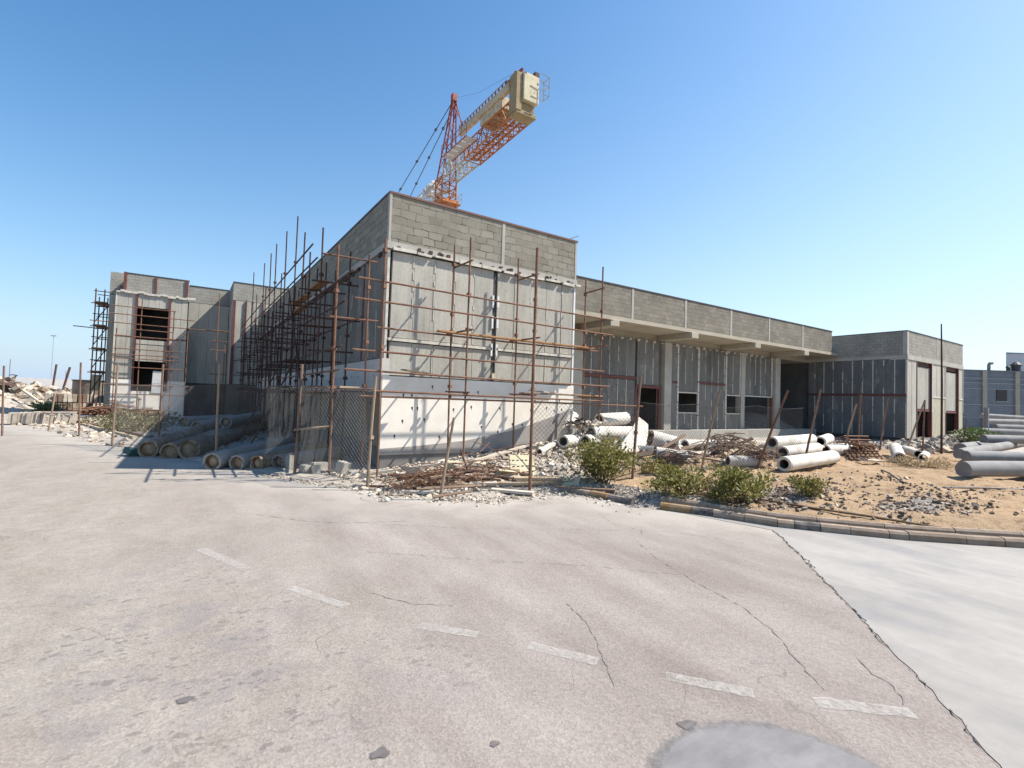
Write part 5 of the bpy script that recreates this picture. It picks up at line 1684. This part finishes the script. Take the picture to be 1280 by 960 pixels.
for k in range(26):
    x, y, a, l = 1.2 + _rs.gauss(0, .75), -2.75 + _rs.gauss(0, .38), _rs.gauss(-.35, .45), _rs.uniform(.5, 1.5)
    z = gz(x, y) + _rs.uniform(.04, .2)
    o = MB().beam((x - l / 2 * math.cos(a), y - l / 2 * math.sin(a), z + _rs.uniform(-.03, .1)), (x + l / 2 * math.cos(a), y + l / 2 * math.sin(a), z + _rs.uniform(-.03, .1)), _rs.uniform(.04, .1), _rs.uniform(.02, .04), _rs.uniform(0, 1)).build('broken_stick', _rs.choice(['wood', 'wood_dark', 'wood_dark', 'wood_pale', 'rust_dark']), None, (x, y, z))
    tag(o, 'broken stick in the jumbled timber pile at the road edge', 'stick', 'broken sticks in the timber pile')
def lay(x, y, dz): return (x, y, gz(x, y) + dz)
PL = 'planks and boards thrown down at the road edge'
def plank(label, a, b, w, h, mat, roll=0., name='plank'):
    return tag(MB().beam(a, b, w, h, roll).build(name, mat, None, (Vector(a) + Vector(b)) / 2), label, 'plank', PL)
plank('long pale pole-like plank lying up the rubble slope', (-.55, -1.0, .13), (1.9, -1.75, .46), .07, .05, 'wood_pale')
plank('long pale batten continuing across the rubble to the right', (1.05, -2.1, .36), (3.5, -1.35, .68), .09, .05, 'wood_pale')
plank('thick grey-brown plank at the front of the timber pile', (.35, -2.85, .10), (2.85, -3.75, .14), .2, .055, 'wood')
plank('dark plank tucked under the front timber', (.1, -2.75, .05), (2.6, -3.65, .08), .16, .05, 'wood_dark')
plank('wide plank end jutting right toward the broken kerb', (1.9, -3.25, .20), (2.95, -3.72, .21), .24, .06, 'wood')
plank('pale plank lying flat on the verge before the timber pile', (1.15, -3.55, .07), (1.75, -4.18, .06), .17, .05, 'wood_pale')
plank('short white board at the edge of the wire tangle', (-.52, -2.98, .05), (-.02, -3.35, .06), .1, .05, 'foam')
plank('crooked brown plank across the rebar', (.5, -2.2, .30), (1.9, -2.9, .20), .09, .04, 'wood')
plank('narrow pale lath sloping over the rebar', (.3, -2.4, .15), (1.5, -2.2, .5), .05, .03, 'wood_pale')
plank('rust-brown bar standing out of the timber pile', (1.2, -2.6, .1), (1.05, -2.35, .75), .03, .03, 'rust_dark')
plank('second rust-brown bar leaning out of the timber pile', (2.3, -2.7, .15), (2.65, -2.3, .72), .03, .03, 'rust_dark')
plank('thin fallen tube along the broken kerb', (-1.15, -1.85, .03), (.15, -2.75, .05), .04, .04, 'rust')
plank('straight grey board behind the broken kerb', (2.5, -3.95, .1), (3.3, -4.9, .12), .12, .04, 'wood_dark')
mb = MB()
mb.prism([lay(2.02, -2.95, .06), lay(2.62, -3.1, .05), lay(2.75, -2.75, .42), lay(2.2, -2.6, .45)], (.02, .04, 0))
mb.cur = 1
for k in range(5):
    for j in range(3):
        p = Vector(lay(2.02, -2.95, .06)).lerp(Vector(lay(2.62, -3.1, .05)), .14 + k * .18).lerp(Vector(lay(2.75, -2.75, .42)).lerp(Vector(lay(2.2, -2.6, .45)), .86 - k * .18), .2 + j * .28)
        mb.obox(p + Vector((-.005, -.012, 0)), (.05, .02, .02), (0, 0, -.25))
tag(mb.build('vent_panel', ['cream', 'wood_dark'], None, (2.3, -2.9, .2)), 'cream panel with rows of small slots standing in the timber pile', 'panel')
tag(MB().hollow((.95, -1.75, .35), (1.75, -2.3, .34), .11, .09, 16, .02, 5, random.Random(2)).build('cream_tube', ['cream', 'pipe_in'], None, (1.3, -2, .3), smooth=True), 'short cream tube lying behind the wire tangle', 'tube')
tag(MB().hollow((1.7, -2.9, .24), (2.2, -3.0, .18), .13, .11, 16, .08, 5, random.Random(6), arc=.6, rot=1).build('cream_shell', ['cream', 'cream'], None, (2, -3, .2), smooth=True), 'torn cream shell on top of the timber pile', 'debris')
mb = MB()
mb.prism([(2.72, -3.86, .03), (2.95, -4.12, .02), (3.12, -4.05, .30), (3.0, -3.9, .18), (2.88, -3.76, .34)], (.05, .06, .0))
tag(mb.build('foam_piece', 'cream', None, (2.9, -3.9, 0)), 'yellowish notched foam piece beside the broken kerb', 'debris')
mb = MB(); mb.obox((.22, -1.72, .24), (.55, .4, .02), (.35, .15, .3), .1)
tag(mb.build('felt_sheet', 'rubber', None, (.22, -1.72, .2)), 'black felt sheet crumpled on the rubble above the wire tangle', 'sheet')
# loose blocks along the verge
BG = 'loose grey blocks along the left verge'
for x, y, sx, sy, sz, rz, rx, lab in ((-1.98, .50, .16, .2, .42, .3, 0, 'upright grey block standing beside the leaning fence post'), (-1.70, .22, .24, .16, .2, .5, .1, 'grey block lying on its side right of the upright one'),
                                      (-1.48, .12, .2, .18, .22, -.2, -.1, 'grey block with a pale face, second right of the upright one'), (-.98, -.30, .24, .22, .30, .6, .25, 'tilted grey block at the foot of the corner scaffold'),
                                      (-1.3, .55, .4, .2, .2, .2, 0, 'flat grey block behind the verge blocks'), (-2.25, .2, .2, .14, .1, .7, 0, 'small pale block lying left of the upright one'), (-.75, -1.3, .2, .16, .14, 1.1, .2, 'small pale block by the last post of the left fence')):
    mb = MB(); mb.obox((x, y, gz(x, y) + sz / 2 - .02), (sx, sy, sz), (rx, rx * .5, rz), .05)
    tag(mb.build('concrete_block', 'cblock', None, (x, y, 0)), lab, 'block', BG)
# hose / cable on the sand
tag(MB().tube([lay(9.6, -8.4, .02), lay(8.6, -8.1, .03), lay(10.2, -8.0, .03), lay(12.2, -8.6, .03), lay(13.4, -9.6, .03), lay(13.6, -10.6, .03)][2:], .022, 6).build('black_hose', 'cable', None, (12, -8.8, .1)), 'black hose lying across the sand near the grey poles', 'hose')
tag(MB().tube([lay(12.6, -6.2, .02), lay(11.4, -6.8, .03), lay(10.4, -7.4, .03), lay(9.6, -7.9, .03)], .02, 6).build('black_hose', 'cable', None, (11, -7, .1)), 'dark hose running from the sand toward the kerb', 'hose')
tag(MB().tube([lay(4.9, -7.0, .04), lay(5.1, -7.9, .03), lay(5.5, -8.7, .03), lay(6.1, -9.4, .03)], .02, 6).build('dead_branch', 'stem', None, (5.4, -8, .1)), 'dark dead branch lying beside the kerb behind the bushes', 'branch')
# ------------------------------------------------------------------ bushes
def bush(label, x, y, w, h, n, leaf, mat, seed, name='bush', elong=1.8, dead=0.):
    r = random.Random(seed)
    z0 = gz(x, y)
    t = thing(name, label, 'bush', (x, y, z0), 'bushes' if name == 'bush' else None)
    cl = [Vector((x + r.gauss(0, w * .27), y + r.gauss(0, w * .24), z0 + h * r.uniform(.15, .8))) for _ in range(int(14 + w * 10))]
    mb = MB()
    for k in range(n):
        c = r.choice(cl)
        d = Vector((r.gauss(0, 1), r.gauss(0, 1), r.gauss(0, .8))).normalized()
        rad = w * .17 * r.uniform(.55, 1.15)
        p = c + Vector((d.x * rad, d.y * rad, d.z * rad * (h / w) * 1.1))
        if p.z < z0 + .02: continue
        if p.z > z0 + h * 1.08: p.z = z0 + h * r.uniform(.8, 1.05)
        up = (d + Vector((r.gauss(0, .5), r.gauss(0, .5), .5 + r.gauss(0, .4)))).normalized()
        s = up.cross(Vector((r.gauss(0, 1), r.gauss(0, 1), r.gauss(0, 1)))).normalized()
        q = s.cross(up).normalized()
        L = leaf * r.uniform(.6, 1.25)
        W = L / elong
        mb.add([p, p + up * L * .5 + s * W * .5 + q * W * .12, p + up * L, p + up * L * .5 - s * W * .5 + q * W * .12], [(0, 1, 2), (0, 2, 3)])
    mb.build('foliage', mat, t)
    mb = MB()
    for k in range(int(10 + 14 * w) if name == 'bush' and w < 1.5 else 0):
        c = r.choice(cl); d = Vector((r.gauss(0, 1), r.gauss(0, 1), .9 + r.random())).normalized()
        mb.tube([c, c + d * h * .22 + Vector((r.gauss(0, .02), 0, 0)), c + d * h * r.uniform(.3, .5)], [.006, .005, .002], 3, False)
    for c in cl:
        b_ = Vector((x + r.gauss(0, w * .06), y + r.gauss(0, w * .06), z0 - .03))
        m_ = b_.lerp(c, .5) + Vector((r.gauss(0, .03), r.gauss(0, .03), 0))
        mb.tube([b_, m_, c], [.012, .009, .004], 4, False)
    mb.build('stems', 'stem', t)
    return t
bush('tallest leafy green bush at the road edge before the white pipes', 3.52, -4.28, 1.2, 1.08, 3600, .075, 'leaf', 61)
bush('low broad green bush behind the yellow kerb stones', 4.02, -6.02, 1.12, .56, 2300, .07, 'leaf', 62)
bush('green bush behind the black kerb stone, right of the broad low one', 4.52, -6.95, .98, .62, 2200, .07, 'leaf', 63)
bush('smallest green bush alone on the sand among brown clods', 5.75, -7.55, .58, .40, 1200, .055, 'leaf', 64)
bush('wide olive scrub bush on the left verge between two fence posts', -5.95, 14.2, 2.3, .95, 2600, .11, 'leaf_olive', 65)
bush('small bright green shrub by the pallet stacks on the left', -11.6, 31.2, 1.4, .75, 800, .14, 'leaf_green', 66)
bush('pale green shrub against the far wall left of the grey poles', 33.0, -3.4, 1.9, .95, 1200, .14, 'leaf_green', 67)
bush('scrubby olive plant low in the shade beside the left pipes', -3.4, 10.6, .9, .4, 700, .08, 'leaf_olive', 68)
bush('bush-like dry grass tuft beside the grey stones at the right', 15.8, -6.0, 1.6, .34, 900, .16, 'grass_dry', 69, elong=7)
bush('dry straw tuft between the two bushes on the kerb', 4.35, -6.45, .5, .3, 400, .1, 'grass_dry', 70, elong=6)
# ------------------------------------------------------------------ left side: pipes in the shade and the storage yard
LG = 'mud-stained pipes lying along the side wall'
pipe('long thick brown pipe in the shade, third from the road corner', (-4.0, 4.15, .24), (-.95, 14.4, .33), .28, .22, 'pipe_brown', group=LG, seed=71, mud=True)
pipe('leftmost pipe of the shaded row, its end by the teal sheet', (-4.95, 4.9, .2), (-3.7, 10.2, .3), .25, .2, 'pipe_brown', group=LG, seed=72, mud=True)
pipe('dark pipe second from the left in the shaded row', (-4.45, 4.35, .18), (-2.6, 10.5, .3), .24, .19, 'pipe_brown', group=LG, seed=73, mud=True)
pipe('pale-topped grey pipe in front of the thick brown one', (-3.55, 1.75, .18), (-.75, 6.3, .3), .22, .17, 'pipe_grey', group=LG, seed=74, mud=True)
pipe('cut pipe with a tan broken end nearest the sunlit verge', (-3.05, 1.55, .15), (-.7, 4.2, .28), .2, .16, 'pipe_grey', group=LG, jag=.0, seed=75, mud=True)
pipe('sunlit tan-ended pipe beside the fence post, right of the cut one', (-2.65, 1.25, .16), (-.6, 3.2, .26), .2, .16, 'pipe_brown', group=LG, seed=76, mud=True)
pipe('rightmost grey pipe of the shaded row, by the corner scaffold', (-2.2, 1.15, .2), (-.3, 2.6, .22), .18, .14, 'pipe_grey', group=LG, seed=77, mud=True)
pipe('grey pipe far back in the shade by the courtyard', (-3.7, 12.4, .36), (-1.6, 16.6, .4), .25, .2, 'pipe_grey', group=LG, seed=78, mud=True)
pipe('uppermost grey pipe resting across the shaded row', (-2.9, 8.2, .78), (-1.3, 13.0, .82), .2, .16, 'pipe_grey', group=LG, seed=79, mud=True)
pipe('white pipe lying deep in the courtyard shade', (-4.2, 17.0, .3), (-1.9, 20.2, .3), .28, .22, 'pipe_grey', group=LG, seed=80, mud=True)
mb = MB(); mb.obox((-5.2, 5.35, .1), (.55, .5, .18), (.1, .2, .5), .12)
tag(mb.build('sheet_bundle', 'teal', None, (-5.25, 5.2, 0)), 'dark teal sheet bundle at the left end of the shaded pipes', 'bundle')
scatter('yard_rubble', ['rubble', 'rubble_grey', 'clod'], 1500, lambda r: (lambda x, y: (x, y, .03 + .2 * r.random() ** 3) if float(edge_sd(x, y)) > .2 and not (x > -.3 and y < 27) else None)(r.uniform(-11, -1.6), r.uniform(5, 27)), seed=81, multi=(4, 2, 2))
# rubble hill
def hillf(r):
    x, y = r.gauss(-17.0, 3.2), r.gauss(40.0, 2.6)
    if x > -10.5 or y < 33: return None
    return (x, y, .1 + .5 * r.random() ** 2.4)
scatter('rubble_hill', ['rubble', 'rubble_grey', 'pipe_brown'], 2600, hillf, seed=82, multi=(4, 3, 1.5))
scrap('black twisted metal scrap crowning the rubble hill', (-16.4, 40.5, 1.75), 40, 1.1, .03, 'rust_dark', 83, .8, .3)
for k, (x, y, z, sx, sy, sz, rz, lab) in enumerate(((-15.4, 39.2, 1.95, 1.3, .7, .08, .4, 'dark bent metal sheet on top of the rubble hill'), (-16.4, 39.0, 1.8, 1.0, .7, .2, -.5, 'dark slab at the left edge on the rubble hill'))):
    mb = MB(); mb.obox((x, y, z), (sx, sy, sz), (.2, .2 - .3 * k, rz), .1)
    tag(mb.build('metal_sheet', 'rust_dark', None, (x, y, z)), lab, 'scrap')
plank('pale beam slanting down the foot of the rubble hill', (-14.0, 37.2, 1.5), (-12.3, 35.0, .4), .16, .12, 'wood_pale', name='beam')
bpy.data.objects['beam']['group'] = 'planks and beams in the storage yard'
# timber and board stacks
SG = 'upright board stacks in the storage yard'
def stack(label, x, y, w, d, h, n, mats, rz, seed):
    r = random.Random(seed)
    z = gz(x, y)
    t = thing('board_stack', label, 'stack', (x, y, z), SG)
    c, s = math.cos(rz), math.sin(rz)
    for lvl in range(2):
        mb = MB()
        for k in range(n):
            u = -w / 2 + w * (k + .5) / n
            hh = h / 2 - .06
            mb.cur = r.randrange(len(mats))
            mb.obox((x + u * c + r.uniform(-.02, .02), y + u * s, z + lvl * h / 2 + hh / 2 + .05), (w / n * r.uniform(.7, .93), d, hh * r.uniform(.92, 1.02)), (0, r.uniform(-.05, .05), rz))
        mb.build('board_row', mats, t)
    mb = MB(); mb.obox((x, y, z + .03), (w * 1.04, d * 1.02, .07), (0, 0, rz)); mb.build('bearer', 'wood_dark', t)
stack('larger tan board stack two rows high left of the fence post', -11.0, 35.3, 2.1, 1.0, 1.25, 8, ['wood', 'wood_pale', 'wood_dark'], .2, 84)
stack('narrow tan board stack right of the larger one', -9.35, 35.9, 1.25, 1.0, 1.2, 4, ['wood', 'wood_pale'], .2, 85)
stack('grey concrete slab stack at the left end of the board stacks', -12.2, 36.2, .9, 1.0, 1.2, 3, ['stone_pale', 'cblock'], .2, 86)
# round tank
tk = thing('steel_tank', 'low round dull-brown steel tank left of the two-storey building', 'tank', (-10.4, 39.5, 0))
MB().tube([(-10.4, 39.5, .75), (-10.4, 39.5, 2.35)], 1.25, 40).build('tank_body', 'tank', tk, smooth=True)
MB().tube([(-10.4, 39.5, 2.352), (-10.4, 39.5, 2.43)], 1.31, 40).build('rim', 'rust_dark', tk, smooth=True)
MB().box(-11.2, -9.6, 38.8, 40.2, 0, .748).build('plinth', 'footing', tk)
plank('slim pole leaning on the round tank', (-10.6, 37.8, .2), (-10.1, 38.3, 1.9), .07, .07, 'wood_pale', name='leaning_pole')
bpy.data.objects['leaning_pole']['group'] = 'planks and beams in the storage yard'
# stone crate by the road
cr = thing('stone_crate', 'pallet of pale stone slabs with a white timber frame at the left road edge', 'crate', (-10.2, 20.2, 0))
mb = MB()
for k in range(7):
    mb.obox((-10.95 + k * .16, 20.35 - k * .02 + rnd.uniform(-.06, .06), .32), (.155, .9, .55 + rnd.uniform(-.07, .07)), (0, .06, .1), .04)
mb.build('slab_row', ['stone_pale'], cr)
MB().obox((-9.82, 20.18, .33), (.12, .9, .6), (0, .08, .1)).build('end_slab', 'stone_pink', cr)
mb = MB()
for a, b_ in (((-9.72, 19.7, .05), (-9.66, 19.7, .66)), ((-8.8, 19.62, .05), (-8.55, 19.62, .66)), ((-9.3, 19.66, .05), (-9.12, 19.66, .64)), ((-9.72, 19.68, .06), (-8.75, 19.62, .06)), ((-9.68, 19.68, .62), (-8.6, 19.62, .62))):
    mb.beam(a, b_, .08, .09)
mb.build('frame', 'wood_pale', cr)
mb = MB()
for k in range(4): mb.obox((-9.5 + k * .28, 19.95, .3), (.2, .6, .42), (0, .15, .1))
mb.build('inner_slab_row', 'stone_pale', cr)
plank('long brown beam lying along the left road edge', (-8.2, 18.8, .1), (-5.6, 10.3, .1), .14, .12, 'wood', name='beam')
plank('second beam behind the long one on the left verge', (-8.7, 21.0, .12), (-5.4, 11.0, .12), .12, .12, 'wood_dark', name='beam')
plank('bundle beam lying before the rubble hill', (-13.2, 33.6, .15), (-10.4, 31.2, .15), .4, .25, 'wood', name='beam')
for n_ in ('beam.001', 'beam.002', 'beam.003'):
    if n_ in bpy.data.objects: bpy.data.objects[n_]['group'] = 'planks and beams in the storage yard'
scrap('rust-red bundle of bars before the two-storey building', (-8.0, 26.0, .2), 90, 2.6, .035, 'rust', 87, .7, .08, 'rebar_bundle', .05)
scrap('second rust-red pile of bars right of the shrub', (-6.0, 24.4, .2), 60, 1.6, .03, 'rust', 88, .4, .2, 'rebar_bundle', .1)
r = random.Random(89)
for k in range(22):
    x, y, a, l = -8.6 + r.gauss(0, 1.2), 24 + r.gauss(0, 1.4), r.uniform(0, 3.14), r.uniform(.4, 1.3)
    z = gz(x, y) + .03
    o = MB().beam((x, y, z), (x + l * math.cos(a), y + l * math.sin(a), z + r.uniform(0, .12)), .09, .03).build('broken_lath', 'wood_pale', None, (x, y, z))
    tag(o, 'pale broken lath scattered on the ground of the left yard', 'lath', 'broken laths on the left yard')
mb = MB()
mb.tube([(-6.5, 25.6, 0), (-6.5, 25.6, 1.2)], .07, 8); mb.tube([(-6.5, 25.6, 1.2), (-6.5, 25.6, 1.26), (-6.5, 25.6, 1.4), (-6.5, 25.6, 1.46)], [.08, .14, .14, .05], 10)
tag(mb.build('bollard', 'stone_pale', None, (-6.5, 25.6, 0)), 'whitish post with a rounded cap before the lower window of the two-storey building', 'post')
mb = MB()
for k in range(3):
    mb.beam((-8.9 + .22 * k, 27.4, 0), (-8.83 + .18 * k, 27.6, .9), .08, .08)
mb.beam((-8.9, 27.4, .45), (-8.4, 27.4, .5), .06, .06)
tag(mb.build('trestle', 'wood_pale', None, (-8.7, 27.5, 0)), 'tan timber trestle standing by the base of the two-storey building', 'trestle')
mb = MB(); mb.obox((-9.3, 31.6, 2.2), (.5, .4, 1.0), (0, .1, .2), .1)
tag(mb.build('sack', 'cream', None, (-9.3, 31.6, 1.7)), 'cream sack hung on the dark end scaffold', 'sack')
# distant things on the left horizon
tag(MB().box(-75, -14, 150, 151, 0, 3.6).build('perimeter_wall', 'far_white', None, (-45, 150, 0)), 'long low whitish wall far off on the left horizon', 'wall')
for x, y, h, lab in ((-31.8, 150.5, 14, 'faint tall lamp mast far off on the left horizon'),):
    mb = MB(); mb.tube([(x, y, 0), (x, y, h)], .045, 6); mb.box(x - .5, x + .5, y - .2, y + .2, h, h + .2)
    tag(mb.build('lamp_mast', 'girder', None, (x, y, 0)), lab, 'lamp mast')
for x, y, h, l, lab in ((-18.3, 71.6, 4.6, .35, 'distant dark pile leaning right behind the board stacks'), (-15.95, 61.9, 4.05, .75, 'taller distant dark pile leaning right of the first')):
    tag(MB().tube([(x, y, 0), (x + l, y, h)], .11, 8).build('distant_pile', 'rust_dark', None, (x, y, 0)), lab, 'pile')
r = random.Random(90)
for k in range(7):
    x, y = -70 + 9 * k + r.uniform(-3, 3), 170
    tag(MB().tube([(x, y, 0), (x, y, r.uniform(5, 9))], .11, 6).build('utility_pole', 'girder', None, (x, y, 0)), 'faint thin pole among those along the left horizon', 'pole', 'thin poles along the left horizon')

# ------------------------------------------------------------------ albedo calibration: one factor per material, so that sunlit surfaces match at this exposure
ALB = {'leaf': .95, 'leaf_olive': .95, 'leaf_green': .95, 'white_wall': 1.0, 'pipe': .78, 'foam': .8, 'white_steel': .85, 'crane_orange': .9, 'crane_red': .9, 'crane_beige': .85, 'counterweight': .85, 'kerb_black': 1, 'rust_dark': 1, 'rust': .95}
KEY = {m_: k_ for k_, m_ in M.items()}
for m_ in list(bpy.data.materials):
    t = m_.node_tree
    if not t: continue
    f = ALB.get(KEY.get(m_), .72)
    for b in [n for n in t.nodes if n.type == 'BSDF_PRINCIPLED']:
        ip = b.inputs['Base Color']
        if not ip.is_linked: continue
        src = ip.links[0].from_socket
        n = t.nodes.new('ShaderNodeMix'); n.data_type = 'RGBA'; n.blend_type = 'MULTIPLY'
        n.inputs[0].default_value = 1
        n.inputs[7].default_value = (f, f, f, 1)
        t.links.new(src, n.inputs[6])
        t.links.new(n.outputs[2], ip)

for o in bpy.data.objects:
    if '_o' in o: del o['_o']
